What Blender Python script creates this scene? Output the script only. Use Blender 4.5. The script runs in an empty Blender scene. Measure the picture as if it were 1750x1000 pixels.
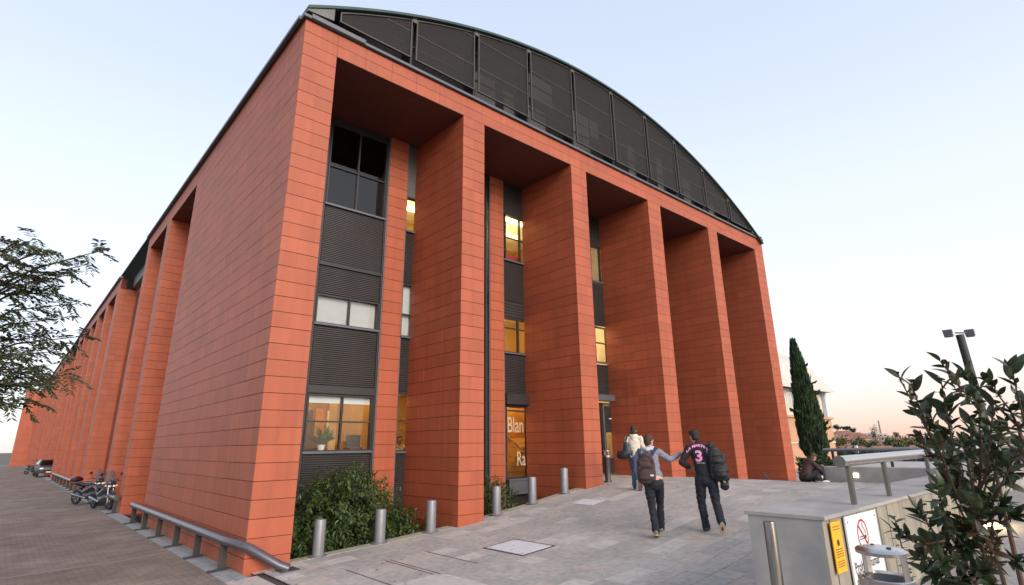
import bpy, bmesh, math, random
from mathutils import Vector, Matrix, noise
random.seed(7)
R = math.radians
S = 0.33                      # metres per cladding course; positions of the setting are given in courses
Z0 = 37.0

def T(p):
    return Vector((p[0]*S, p[1]*S, (p[2]+Z0)*S))

sc = bpy.context.scene
COL = sc.collection

# ------------------------------------------------------------------ camera
YAW, PITCH, ROLL = 0.728795, 0.291400, -0.0131
CAMP = (-11.14, -34.79, -30.21)
FPX, CYP = 945.589, 477.742
fwd = Vector((math.sin(YAW)*math.cos(PITCH), math.cos(YAW)*math.cos(PITCH), math.sin(PITCH)))
rgt = fwd.cross(Vector((0, 0, 1))).normalized()
upv = rgt.cross(fwd)
rg2 = rgt*math.cos(ROLL) + upv*math.sin(ROLL)
up2 = -rgt*math.sin(ROLL) + upv*math.cos(ROLL)
cam = bpy.data.cameras.new('camera')
cam.sensor_width = 36; cam.lens = FPX/1750*36
cam.shift_y = -(500-CYP)/1750
cam.clip_start = 0.05; cam.clip_end = 6000
camo = bpy.data.objects.new('camera', cam); COL.objects.link(camo)
M = Matrix((( rg2.x, up2.x, -fwd.x), (rg2.y, up2.y, -fwd.y), (rg2.z, up2.z, -fwd.z))).to_4x4()
M.translation = T(CAMP)
camo.matrix_world = M
sc.camera = camo

def at(x, y, dep):            # point (in courses) seen at pixel x, y of the photograph at a given depth; used only to read positions off
    a = (x-875)/FPX; b = -(y-CYP)/FPX
    return Vector(CAMP) + (fwd + rg2*a + up2*b)*dep
def proj(p):
    v = Vector(p)-Vector(CAMP); z = v.dot(fwd)
    if z <= 0.01: return None
    return (875+FPX*v.dot(rg2)/z, CYP-FPX*v.dot(up2)/z, z)

# ------------------------------------------------------------------ world
w = bpy.data.worlds.new('World'); sc.world = w; w.use_nodes = True
nt = w.node_tree; nt.nodes.clear()
out = nt.nodes.new('ShaderNodeOutputWorld'); bg = nt.nodes.new('ShaderNodeBackground')
sky = nt.nodes.new('ShaderNodeTexSky'); sky.sky_type = 'NISHITA'; sky.sun_disc = False
SUN_EL, SUN_AZ = R(24), R(188)   # azimuth clockwise from +Y
sky.sun_elevation = SUN_EL; sky.sun_rotation = SUN_AZ
sky.air_density = 0.7; sky.dust_density = 2.0; sky.ozone_density = 1.0
tc = nt.nodes.new('ShaderNodeTexCoord'); sep = nt.nodes.new('ShaderNodeSeparateXYZ')
nt.links.new(tc.outputs['Generated'], sep.inputs[0])
ramp = nt.nodes.new('ShaderNodeValToRGB')
e = ramp.color_ramp.elements
e[0].position = 0.0; e[0].color = (1.0, 0.64, 0.50, 1)
e[1].position = 1.0; e[1].color = (0.52, 0.64, 0.88, 1)
for pos, c in ((0.05, (1.0, 0.77, 0.64, 1)), (0.11, (1.0, 0.91, 0.82, 1)), (0.20, (1.0, 0.98, 0.97, 1)), (0.38, (0.93, 0.97, 1.0, 1)), (0.55, (0.78, 0.86, 0.98, 1)), (0.75, (0.68, 0.77, 0.93, 1))):
    n = e.new(pos); n.color = c
nt.links.new(sep.outputs['Z'], ramp.inputs[0])
# the horizon glow is warm towards +X, whiter towards +Y
ramp2 = nt.nodes.new('ShaderNodeValToRGB')
e = ramp2.color_ramp.elements
e[0].position = 0.0; e[0].color = (1.0, 0.92, 0.86, 1)
e[1].position = 1.0; e[1].color = (0.52, 0.64, 0.88, 1)
for pos, c in ((0.12, (1.0, 0.99, 0.98, 1)), (0.38, (0.93, 0.97, 1.0, 1)), (0.55, (0.78, 0.86, 0.98, 1)), (0.75, (0.68, 0.77, 0.93, 1))):
    n = e.new(pos); n.color = c
nt.links.new(sep.outputs['Z'], ramp2.inputs[0])
mr = nt.nodes.new('ShaderNodeMapRange'); mr.inputs['From Min'].default_value = 0.25; mr.inputs['From Max'].default_value = 0.85
nt.links.new(sep.outputs['X'], mr.inputs['Value'])
mx = nt.nodes.new('ShaderNodeMix'); mx.data_type = 'RGBA'
nt.links.new(mr.outputs[0], mx.inputs['Factor']); nt.links.new(ramp2.outputs[0], mx.inputs['A']); nt.links.new(ramp.outputs[0], mx.inputs['B'])
sc1 = nt.nodes.new('ShaderNodeMix'); sc1.data_type = 'RGBA'; sc1.blend_type = 'ADD'; sc1.inputs['Factor'].default_value = 1.0
sk = nt.nodes.new('ShaderNodeVectorMath'); sk.operation = 'SCALE'; sk.inputs['Scale'].default_value = 0.52
nt.links.new(sky.outputs[0], sk.inputs[0])
gr = nt.nodes.new('ShaderNodeVectorMath'); gr.operation = 'SCALE'; gr.inputs['Scale'].default_value = 5.0
nt.links.new(mx.outputs['Result'], gr.inputs[0])
nt.links.new(gr.outputs[0], sc1.inputs['A']); nt.links.new(sk.outputs[0], sc1.inputs['B'])
nt.links.new(sc1.outputs['Result'], bg.inputs['Color']); bg.inputs['Strength'].default_value = 0.10
nt.links.new(bg.outputs[0], out.inputs[0])

sun = bpy.data.lights.new('sun', 'SUN'); sun.energy = 1.5; sun.angle = R(30); sun.color = (1.0, 0.86, 0.74)
suno = bpy.data.objects.new('sun', sun); COL.objects.link(suno)
sd = Vector((math.sin(SUN_AZ)*math.cos(SUN_EL), math.cos(SUN_AZ)*math.cos(SUN_EL), math.sin(SUN_EL)))
suno.rotation_euler = sd.to_track_quat('Z', 'Y').to_euler()
suno.location = (0, 0, 30)

sc.view_settings.view_transform = 'Standard'; sc.view_settings.look = 'None'
sc.view_settings.exposure = 0.78; sc.view_settings.gamma = 1.0
sc.view_settings.use_curve_mapping = False
sc.render.engine = 'CYCLES'

# ------------------------------------------------------------------ helpers
MATS = {}
def mat(name, col, rough=0.7, metal=0.0, var=0.0, vscale=3.0, bump=0.0, bscale=40.0, spec=0.5, emit=None, estr=0.0, coat=0.0, col2=None, c2scale=1.0, c2lo=0.45, c2hi=0.6, stretch=None, trans=0.0):
    m = bpy.data.materials.new(name); m.use_nodes = True; MATS[name] = m
    nt = m.node_tree; b = nt.nodes['Principled BSDF']
    b.inputs['Base Color'].default_value = (*col, 1); b.inputs['Roughness'].default_value = rough
    b.inputs['Metallic'].default_value = metal; b.inputs['Specular IOR Level'].default_value = spec
    if coat: b.inputs['Coat Weight'].default_value = coat
    if emit: b.inputs['Emission Color'].default_value = (*emit, 1); b.inputs['Emission Strength'].default_value = estr
    N = nt.nodes.new; L = nt.links.new
    geo = N('ShaderNodeNewGeometry'); pos = geo.outputs['Position']
    if stretch:
        vm = N('ShaderNodeVectorMath'); vm.operation = 'MULTIPLY'; vm.inputs[1].default_value = stretch
        L(pos, vm.inputs[0]); pos = vm.outputs[0]
    cur = None
    if var or col2:
        base = N('ShaderNodeRGB'); base.outputs[0].default_value = (*col, 1); cur = base.outputs[0]
    if col2:
        n2 = N('ShaderNodeTexNoise'); n2.inputs['Scale'].default_value = c2scale; n2.inputs['Detail'].default_value = 6
        L(pos, n2.inputs['Vector'])
        r2 = N('ShaderNodeMapRange'); r2.inputs['From Min'].default_value = c2lo; r2.inputs['From Max'].default_value = c2hi
        L(n2.outputs[0], r2.inputs['Value'])
        mm = N('ShaderNodeMix'); mm.data_type = 'RGBA'; mm.inputs['B'].default_value = (*col2, 1)
        L(r2.outputs[0], mm.inputs['Factor']); L(cur, mm.inputs['A']); cur = mm.outputs['Result']
    if var:
        n1 = N('ShaderNodeTexNoise'); n1.inputs['Scale'].default_value = vscale; n1.inputs['Detail'].default_value = 8
        L(pos, n1.inputs['Vector'])
        r1 = N('ShaderNodeMapRange'); r1.inputs['From Min'].default_value = 0.3; r1.inputs['From Max'].default_value = 0.7
        r1.inputs['To Min'].default_value = 1-var; r1.inputs['To Max'].default_value = 1+var
        L(n1.outputs[0], r1.inputs['Value'])
        vs = N('ShaderNodeVectorMath'); vs.operation = 'SCALE'
        L(cur, vs.inputs[0]); L(r1.outputs[0], vs.inputs['Scale']); cur = vs.outputs[0]
    if cur is not None: L(cur, b.inputs['Base Color'])
    m['_cur'] = 0
    if bump:
        nb = N('ShaderNodeTexNoise'); nb.inputs['Scale'].default_value = bscale; nb.inputs['Detail'].default_value = 4
        L(pos, nb.inputs['Vector'])
        bp = N('ShaderNodeBump'); bp.inputs['Strength'].default_value = bump; bp.inputs['Distance'].default_value = 0.01
        L(nb.outputs[0], bp.inputs['Height']); L(bp.outputs[0], b.inputs['Normal'])
    if trans:      # thin translucent leaf
        tr = N('ShaderNodeBsdfTranslucent'); ms = N('ShaderNodeMixShader'); ms.inputs[0].default_value = trans
        if cur is not None: L(cur, tr.inputs['Color'])
        else: tr.inputs['Color'].default_value = (*col, 1)
        L(b.outputs[0], ms.inputs[1]); L(tr.outputs[0], ms.inputs[2]); L(ms.outputs[0], nt.nodes['Material Output'].inputs[0])
    return m

def cell_tint(m, size, amt, off=(0, 0, 0), streak=0.0):
    """tone that differs from piece to piece: white noise on the cell the point lies in"""
    nt = m.node_tree; N = nt.nodes.new; L = nt.links.new; b = nt.nodes['Principled BSDF']
    src = b.inputs['Base Color'].links[0].from_socket if b.inputs['Base Color'].links else None
    geo = N('ShaderNodeNewGeometry')
    ad = N('ShaderNodeVectorMath'); ad.operation = 'ADD'; ad.inputs[1].default_value = off; L(geo.outputs['Position'], ad.inputs[0])
    dv = N('ShaderNodeVectorMath'); dv.operation = 'DIVIDE'; dv.inputs[1].default_value = size; L(ad.outputs[0], dv.inputs[0])
    fl = N('ShaderNodeVectorMath'); fl.operation = 'FLOOR'; L(dv.outputs[0], fl.inputs[0])
    wn = N('ShaderNodeTexWhiteNoise'); L(fl.outputs[0], wn.inputs['Vector'])
    r = N('ShaderNodeMapRange'); r.inputs['To Min'].default_value = 1-amt; r.inputs['To Max'].default_value = 1+amt; L(wn.outputs['Value'], r.inputs['Value'])
    vs = N('ShaderNodeVectorMath'); vs.operation = 'SCALE'
    L(src, vs.inputs[0]); L(r.outputs[0], vs.inputs['Scale']); cur = vs.outputs[0]
    if streak:
        vm = N('ShaderNodeVectorMath'); vm.operation = 'MULTIPLY'; vm.inputs[1].default_value = (5, 5, 0.25); L(geo.outputs['Position'], vm.inputs[0])
        n1 = N('ShaderNodeTexNoise'); n1.inputs['Scale'].default_value = 1.0; n1.inputs['Detail'].default_value = 5; L(vm.outputs[0], n1.inputs['Vector'])
        r1 = N('ShaderNodeMapRange'); r1.inputs['From Min'].default_value = 0.35; r1.inputs['From Max'].default_value = 0.7
        r1.inputs['To Min'].default_value = 1; r1.inputs['To Max'].default_value = 1-streak; L(n1.outputs[0], r1.inputs['Value'])
        v2 = N('ShaderNodeVectorMath'); v2.operation = 'SCALE'; L(cur, v2.inputs[0]); L(r1.outputs[0], v2.inputs['Scale']); cur = v2.outputs[0]
    L(cur, b.inputs['Base Color'])

def glassmat(name, tint=(0.9, 0.93, 0.95), base=0.12, dark=0.0):
    m = bpy.data.materials.new(name); m.use_nodes = True; MATS[name] = m
    nt = m.node_tree; nt.nodes.clear(); N = nt.nodes.new; L = nt.links.new
    o = N('ShaderNodeOutputMaterial'); t = N('ShaderNodeBsdfTransparent'); t.inputs[0].default_value = (*tint, 1)
    g = N('ShaderNodeBsdfGlossy'); g.inputs['Roughness'].default_value = 0.02
    lw = N('ShaderNodeFresnel'); lw.inputs['IOR'].default_value = 1.5
    ad = N('ShaderNodeMath'); ad.operation = 'ADD'; ad.inputs[1].default_value = base; ad.use_clamp = True
    gq = N('ShaderNodeNewGeometry'); bf = N('ShaderNodeMath'); bf.operation = 'SUBTRACT'; bf.inputs[0].default_value = 1.0; L(gq.outputs['Backfacing'], bf.inputs[1])
    mq = N('ShaderNodeMath'); mq.operation = 'MULTIPLY'; L(lw.outputs[0], ad.inputs[0]); L(ad.outputs[0], mq.inputs[0]); L(bf.outputs[0], mq.inputs[1])
    ms = N('ShaderNodeMixShader'); L(mq.outputs[0], ms.inputs[0]); L(t.outputs[0], ms.inputs[1]); L(g.outputs[0], ms.inputs[2])
    L(ms.outputs[0], o.inputs[0])
    return m

def tag(o, label=None, cat=None, group=None, kind=None):
    if label: o['label'] = label
    if cat: o['category'] = cat
    if group: o['group'] = group
    if kind: o['kind'] = kind
    return o
def empty(name, loc, rz=0.0, label=None, cat=None, group=None):
    o = bpy.data.objects.new(name, None); COL.objects.link(o); o.empty_display_size = 0.2
    o.location = loc; o.rotation_euler = (0, 0, rz)
    return tag(o, label, cat, group)

class MB:
    def __init__(s): s.v = []; s.f = []; s.mi = []; s.m = 0
    def add(s, vs, fs):
        o = len(s.v); s.v += [tuple(v) for v in vs]; s.f += [tuple(i+o for i in f) for f in fs]; s.mi += [s.m]*len(fs); return s
    def box(s, x0, x1, y0, y1, z0, z1):
        return s.add([(x0,y0,z0),(x1,y0,z0),(x1,y1,z0),(x0,y1,z0),(x0,y0,z1),(x1,y0,z1),(x1,y1,z1),(x0,y1,z1)],
                     [(0,3,2,1),(4,5,6,7),(0,1,5,4),(1,2,6,5),(2,3,7,6),(3,0,4,7)])
    def quad(s, a, b, c, d): return s.add([a, b, c, d], [(0,1,2,3)])
    def hexa(s, bot, top):        # two loops of equal length
        n = len(bot); return s.add(list(bot)+list(top), [tuple(reversed(range(n))), tuple(range(n, 2*n))]+[(i, (i+1)%n, n+(i+1)%n, n+i) for i in range(n)])
    def cyl(s, p0, p1, r0, r1=None, n=12, cap=True):
        r1 = r0 if r1 is None else r1
        p0 = Vector(p0); p1 = Vector(p1); d = (p1-p0).normalized()
        u = d.orthogonal().normalized(); w_ = d.cross(u)
        a = [p0+(u*math.cos(t)+w_*math.sin(t))*r0 for t in [2*math.pi*i/n for i in range(n)]]
        b = [p1+(u*math.cos(t)+w_*math.sin(t))*r1 for t in [2*math.pi*i/n for i in range(n)]]
        fs = [(i, (i+1)%n, n+(i+1)%n, n+i) for i in range(n)]
        if cap: fs += [tuple(reversed(range(n))), tuple(range(n, 2*n))]
        return s.add(a+b, fs)
    def tube(s, pts, rads, n=10):
        pts = [Vector(p) for p in pts]; k = len(pts)
        if not hasattr(rads, '__len__'): rads = [rads]*k
        vs = []; u = None
        for i, p in enumerate(pts):
            d = (pts[min(i+1, k-1)]-pts[max(i-1, 0)]).normalized()
            u = d.orthogonal().normalized() if u is None else (u-d*u.dot(d)).normalized()
            w_ = d.cross(u)
            vs += [p+(u*math.cos(2*math.pi*j/n)+w_*math.sin(2*math.pi*j/n))*rads[i] for j in range(n)]
        fs = [(i*n+j, i*n+(j+1)%n, (i+1)*n+(j+1)%n, (i+1)*n+j) for i in range(k-1) for j in range(n)]
        fs += [tuple(reversed(range(n))), tuple(range((k-1)*n, k*n))]
        return s.add(vs, fs)
    def lathe(s, prof, c=(0,0,0), n=24, sx=1.0, sy=1.0):
        vs = []; k = len(prof)
        for r, z in prof: vs += [(c[0]+r*sx*math.cos(2*math.pi*j/n), c[1]+r*sy*math.sin(2*math.pi*j/n), c[2]+z) for j in range(n)]
        fs = [(i*n+j, i*n+(j+1)%n, (i+1)*n+(j+1)%n, (i+1)*n+j) for i in range(k-1) for j in range(n)]
        if prof[0][0] > 1e-6: fs.append(tuple(reversed(range(n))))
        if prof[-1][0] > 1e-6: fs.append(tuple(range((k-1)*n, k*n)))
        return s.add(vs, fs)
    def ball(s, c, r, n=12, m=8):
        if not hasattr(r, '__len__'): r = (r, r, r)
        vs = [(c[0], c[1], c[2]-r[2])]
        for i in range(1, m):
            t = math.pi*i/m
            vs += [(c[0]+r[0]*math.sin(t)*math.cos(2*math.pi*j/n), c[1]+r[1]*math.sin(t)*math.sin(2*math.pi*j/n), c[2]-r[2]*math.cos(t)) for j in range(n)]
        vs.append((c[0], c[1], c[2]+r[2])); fs = [(0, 1+(j+1)%n, 1+j) for j in range(n)]
        for i in range(m-2): fs += [(1+i*n+j, 1+i*n+(j+1)%n, 1+(i+1)*n+(j+1)%n, 1+(i+1)*n+j) for j in range(n)]
        L_ = len(vs)-1; fs += [(L_, 1+(m-2)*n+j, 1+(m-2)*n+(j+1)%n) for j in range(n)]
        return s.add(vs, fs)
    def torus(s, c, ax, R0, r0, n=28, m=8):
        ax = Vector(ax).normalized(); u = ax.orthogonal().normalized(); w_ = ax.cross(u); c = Vector(c); vs = []
        for i in range(n):
            t = 2*math.pi*i/n; d = u*math.cos(t)+w_*math.sin(t)
            vs += [c+d*(R0+r0*math.cos(2*math.pi*j/m))+ax*r0*math.sin(2*math.pi*j/m) for j in range(m)]
        return s.add(vs, [(i*m+j, ((i+1)%n)*m+j, ((i+1)%n)*m+(j+1)%m, i*m+(j+1)%m) for i in range(n) for j in range(m)])
    def build(s, name, mats, parent=None, world=False, smooth=False, kind=None, bevel=0.0):
        vs = [T(v) for v in s.v] if world else [Vector(v) for v in s.v]
        if world and parent is not None:
            o0 = world_loc(parent); vs = [v-o0 for v in vs]
        me = bpy.data.meshes.new(name); me.from_pydata(vs, [], s.f); me.update()
        if not isinstance(mats, (list, tuple)): mats = [mats]
        for m_ in mats: me.materials.append(m_)
        if len(mats) > 1: me.polygons.foreach_set('material_index', s.mi)
        if smooth:
            me.polygons.foreach_set('use_smooth', [True]*len(me.polygons))
            if hasattr(me, 'set_sharp_from_angle'): me.set_sharp_from_angle(angle=R(40))
        o = bpy.data.objects.new(name, me); COL.objects.link(o); o.parent = parent
        if world and parent is None:
            c = sum(vs, Vector())/len(vs); zb = min(v.z for v in vs); c.z = zb
            me.transform(Matrix.Translation(-c)); o.location = c
        if bevel:
            b = o.modifiers.new('bevel', 'BEVEL'); b.width = bevel; b.segments = 2; b.limit_method = 'ANGLE'
        if kind: o['kind'] = kind
        return o
def world_loc(o):
    v = Vector(); q = o
    while q is not None: v += q.location; q = q.parent
    return v
def copy_tree(o, parent=None):
    c = o.copy(); COL.objects.link(c); c.parent = parent
    for ch in list(o.children): copy_tree(ch, c)
    return c
def G(x):                     # height (in courses) of the sloping plaza at x
    pts = [(-60,-37.5),(-12,-37.3),(-4,-37.05),(0,-36.75),(8,-36.3),(15,-35.75),(22,-34.9),(28.6,-33.95),(32,-33.66),(36,-33.58),(900,-33.58)]
    for (a, za), (b, zb) in zip(pts, pts[1:]):
        if x <= b: t = (x-a)/(b-a); return za+(zb-za)*max(0, t)
    return -33.58
def text_mesh(name, body, size, m, parent, mtx, sx=1.0, bold=0.0, extrude=0.0, align='LEFT'):
    cu = bpy.data.curves.new(name, 'FONT'); cu.body = body; cu.size = size; cu.offset = bold; cu.extrude = extrude; cu.align_x = align
    cu.resolution_u = 3
    t = bpy.data.objects.new(name, cu); COL.objects.link(t)
    dg = bpy.context.evaluated_depsgraph_get(); me = bpy.data.meshes.new_from_object(t.evaluated_get(dg))
    bpy.data.objects.remove(t); bpy.data.curves.remove(cu)
    me.transform(Matrix.Diagonal((sx, 1, 1, 1))); me.transform(mtx)
    me.materials.clear(); me.materials.append(m)
    o = bpy.data.objects.new(name, me); COL.objects.link(o); o.parent = parent
    return o
# ------------------------------------------------------------------ materials
TERRA = (0.395, 0.095, 0.043)
terra = mat('terracotta', TERRA, rough=0.58, var=0.12, vscale=60, bump=0.12, bscale=90, spec=0.5)
cell_tint(terra, (0.79, 0.79, S), 0.085, (0.4, 0.4, 0.002), streak=0.15)
soffit_m = mat('soffit_shade_tone', (0.11, 0.030, 0.020), rough=0.7, var=0.1, vscale=3)  # terracotta soffit; shade of the recess is put into this dark base colour
joint = mat('terracotta_joint', (0.15, 0.03, 0.02), rough=0.9)
steel_trim = mat('grey_trim', (0.12, 0.13, 0.15), rough=0.45, metal=0.3, var=0.08, vscale=2)
dark_metal = mat('dark_metal', (0.036, 0.033, 0.034), rough=0.45, metal=0.2, var=0.1, vscale=4)
louvre = mat('louvre_metal', (0.055, 0.050, 0.050), rough=0.4, metal=0.35, var=0.12, vscale=1.5)
ochre = mat('ochre_plaster', (0.54, 0.31, 0.09), rough=0.8, var=0.08, vscale=2)
ochre_dk = mat('orange_board', (0.50, 0.20, 0.04), rough=0.7, var=0.2, vscale=1.5)
white_pl = mat('white_plaster', (0.78, 0.76, 0.70), rough=0.7, var=0.05)
blind_m = mat('blind_fabric', (0.62, 0.58, 0.52), rough=0.8, var=0.04, vscale=6)
glass = glassmat('window_glass', base=0.03)
glass_dk = glassmat('dark_glass', tint=(0.20, 0.17, 0.15), base=0.02)
lamp_m = mat('tube_light', (0.9, 0.8, 0.5), emit=(1.0, 0.66, 0.25), estr=9)
lamp_dim = mat('tube_light_dim', (0.9, 0.8, 0.5), emit=(1.0, 0.62, 0.22), estr=6)
lamp_y = mat('tube_light_bright', (0.9, 0.8, 0.5), emit=(1.0, 0.74, 0.28), estr=9)
letter_m = mat('glass_lettering', (0.50, 0.40, 0.25), rough=0.6)
bronze = mat('screen_frame', (0.085, 0.078, 0.07), rough=0.5, metal=0.4, var=0.1, vscale=3)
zinc = mat('zinc_roof', (0.04, 0.075, 0.07), rough=0.5, metal=0.3, var=0.15, vscale=2)
zinc_l = mat('zinc_plate', (0.13, 0.13, 0.12), rough=0.5, metal=0.4, var=0.2, vscale=2)

# woven metal screen: see-through mesh with fine upright threads
mesh_m = bpy.data.materials.new('metal_mesh'); mesh_m.use_nodes = True
nt = mesh_m.node_tree; N = nt.nodes.new; L = nt.links.new; b = nt.nodes['Principled BSDF']
b.inputs['Roughness'].default_value = 0.55; b.inputs['Metallic'].default_value = 0.0; b.inputs['Specular IOR Level'].default_value = 0.3
geo = N('ShaderNodeNewGeometry'); sp = N('ShaderNodeSeparateXYZ'); L(geo.outputs['Position'], sp.inputs[0])
mu = N('ShaderNodeMath'); mu.operation = 'MULTIPLY'; mu.inputs[1].default_value = 2*math.pi/0.06; L(sp.outputs['X'], mu.inputs[0])
si = N('ShaderNodeMath'); si.operation = 'SINE'; L(mu.outputs[0], si.inputs[0])
nz = N('ShaderNodeTexNoise'); nz.inputs['Scale'].default_value = 3; L(geo.outputs['Position'], nz.inputs['Vector'])
rr = N('ShaderNodeMapRange'); rr.inputs['From Min'].default_value = -1; rr.inputs['To Min'].default_value = 0.55; rr.inputs['To Max'].default_value = 1.1; L(si.outputs[0], rr.inputs['Value'])
cc = N('ShaderNodeRGB'); cc.outputs[0].default_value = (0.022, 0.0165, 0.0135, 1)
vs = N('ShaderNodeVectorMath'); vs.operation = 'SCALE'; L(cc.outputs[0], vs.inputs[0]); L(rr.outputs[0], vs.inputs['Scale']); L(vs.outputs[0], b.inputs['Base Color'])
tr = N('ShaderNodeBsdfTransparent'); ms = N('ShaderNodeMixShader'); ms.inputs[0].default_value = 0.22
L(b.outputs[0], ms.inputs[1]); L(tr.outputs[0], ms.inputs[2]); L(ms.outputs[0], nt.nodes['Material Output'].inputs[0])

# ------------------------------------------------------------------ the big red building
bld = empty('office_building', T((0, 0, -36.8)), label='large terracotta clad building with tall square piers and a dark arched roof screen', cat='building')
PX = [(0, 2.52), (14.41, 16.78), (28.43, 30.80), (42.04, 44.62), (55.95, 58.35), (69.62, 72.37)]
PD = 7.7          # depth of the front piers
ZB = -38.6
CLAD = []         # panels waiting to be built: (host, corner, u, n, width, height)

def clad(host, p, u, n, length, ztop, zbot, mod):
    """cover a vertical face with panels: p = start corner (x, y), u = direction along, n = outward normal"""
    k = max(1, round(length/mod)); wd = length/k
    z = ztop
    while z > zbot+0.05:
        h = min(1.0, z-zbot)
        for i in range(k):
            CLAD.append((host, (p[0]+u[0]*wd*i, p[1]+u[1]*wd*i, z-h), u, n, wd, h))
        z -= 1.0
def block(name, x0, x1, y0, y1, zt, zb, m=joint):
    e_ = 0.06
    return MB().box(x0+e_, x1-e_, y0+e_, y1-e_, zb, zt-0.001).build(name, m, bld, world=True)

ground_front = [-36.62, -35.66, -33.76, -36.5, -36.5, -36.5]
for i, (a, b_) in enumerate(PX):
    first = i == 0
    o = block('pier', a, b_, 0, PD if not first else 30.14, -0.02 if first else -2.02, ZB)
    zb = ZB if i in (0, 1) else -37.6
    clad(o, (a, 0), (1, 0), (0, -1), b_-a, 0 if first else -2, zb, 2.4)
    if first:
        o['label'] = 'broad corner block with blank flank facing the side street'
        clad(o, (0, 30.14), (0, -1), (-1, 0), 30.14, 0, zb, 2.51)
        clad(o, (b_, 0), (0, 1), (1, 0), PD, -2, zb, 2.57)
    else:
        clad(o, (a, PD), (0, -1), (-1, 0), PD, -2, zb, 2.57)
        clad(o, (b_, 0), (0, 1), (1, 0), PD, -2, zb, 2.57)
fas = block('fascia', 2.46, 72.43, 0, 1.0, -0.02, -1.98)
clad(fas, (2.52, 0), (1, 0), (0, -1), 69.85, 0, -2, 2.33)
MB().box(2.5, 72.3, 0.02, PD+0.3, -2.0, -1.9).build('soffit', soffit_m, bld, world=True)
o = MB().box(72.31, 72.37, 0.07, 60, -38, -0.02).build('end_wall', joint, bld, world=True)

# the long flank: piers, openings and gaps
flank = []
def flank_group(y, n):
    for k in range(n): flank.append((y, y+2.4)); y += 13.7
    return y
flank += [(42.77, 45.26), (56.48, 58.77), (84.65, 88.6), (99.67, 103.0), (114.0, 117.3), (127.7, 130.1), (141.4, 143.8), (155.0, 158.5)]
flank += [(184.4, 188.0), (198, 200.4), (212, 214.4), (226, 228.4), (240, 242.4), (254, 258)]
flank += [(284, 287.5), (298, 300.4), (312, 314.4), (326, 328.4), (340, 344)]
FD = 2.6
for i, (a, b_) in enumerate(flank):
    dd = FD if i not in (2, 8, 14) else 3.6
    o = block('flank_pier', 0, dd, a, b_, -2.02, -37.2)
    clad(o, (0, b_), (0, -1), (-1, 0), b_-a, -2, -37, 2.4)
    clad(o, (0, a), (1, 0), (0, -1), dd, -2, -37, 2.6)
for a, b_ in ((30.2, 58.77), (84.65, 158.5), (184.4, 258), (284, 344)):
    o = block('flank_fascia', 0, 1.0, a, b_, -0.02, -1.98)
    clad(o, (0, b_), (0, -1), (-1, 0), b_-a, 0, -2, 2.4)
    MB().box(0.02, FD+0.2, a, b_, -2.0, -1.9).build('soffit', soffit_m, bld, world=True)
# the wall behind the flank piers, with strips of dark window
o = MB().box(FD, FD+0.4, 30.0, 345, -37.5, -0.5).build('flank_wall', terra, bld, world=True)
for a, b_ in ((60.5, 83), (160.5, 183), (260, 283)):
    MB().box(FD-0.9, FD, a, b_, -1.9, 0.2).build('gap_beam', zinc_l, bld, world=True)
    MB().box(FD-0.06, FD, a, b_, -34, -3).build('flank_window', glass_dk, bld, world=True)
MB().box(-6, FD+0.2, 344.2, 352, -37.5, 0).build('end_block', terra, bld, world=True)

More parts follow.
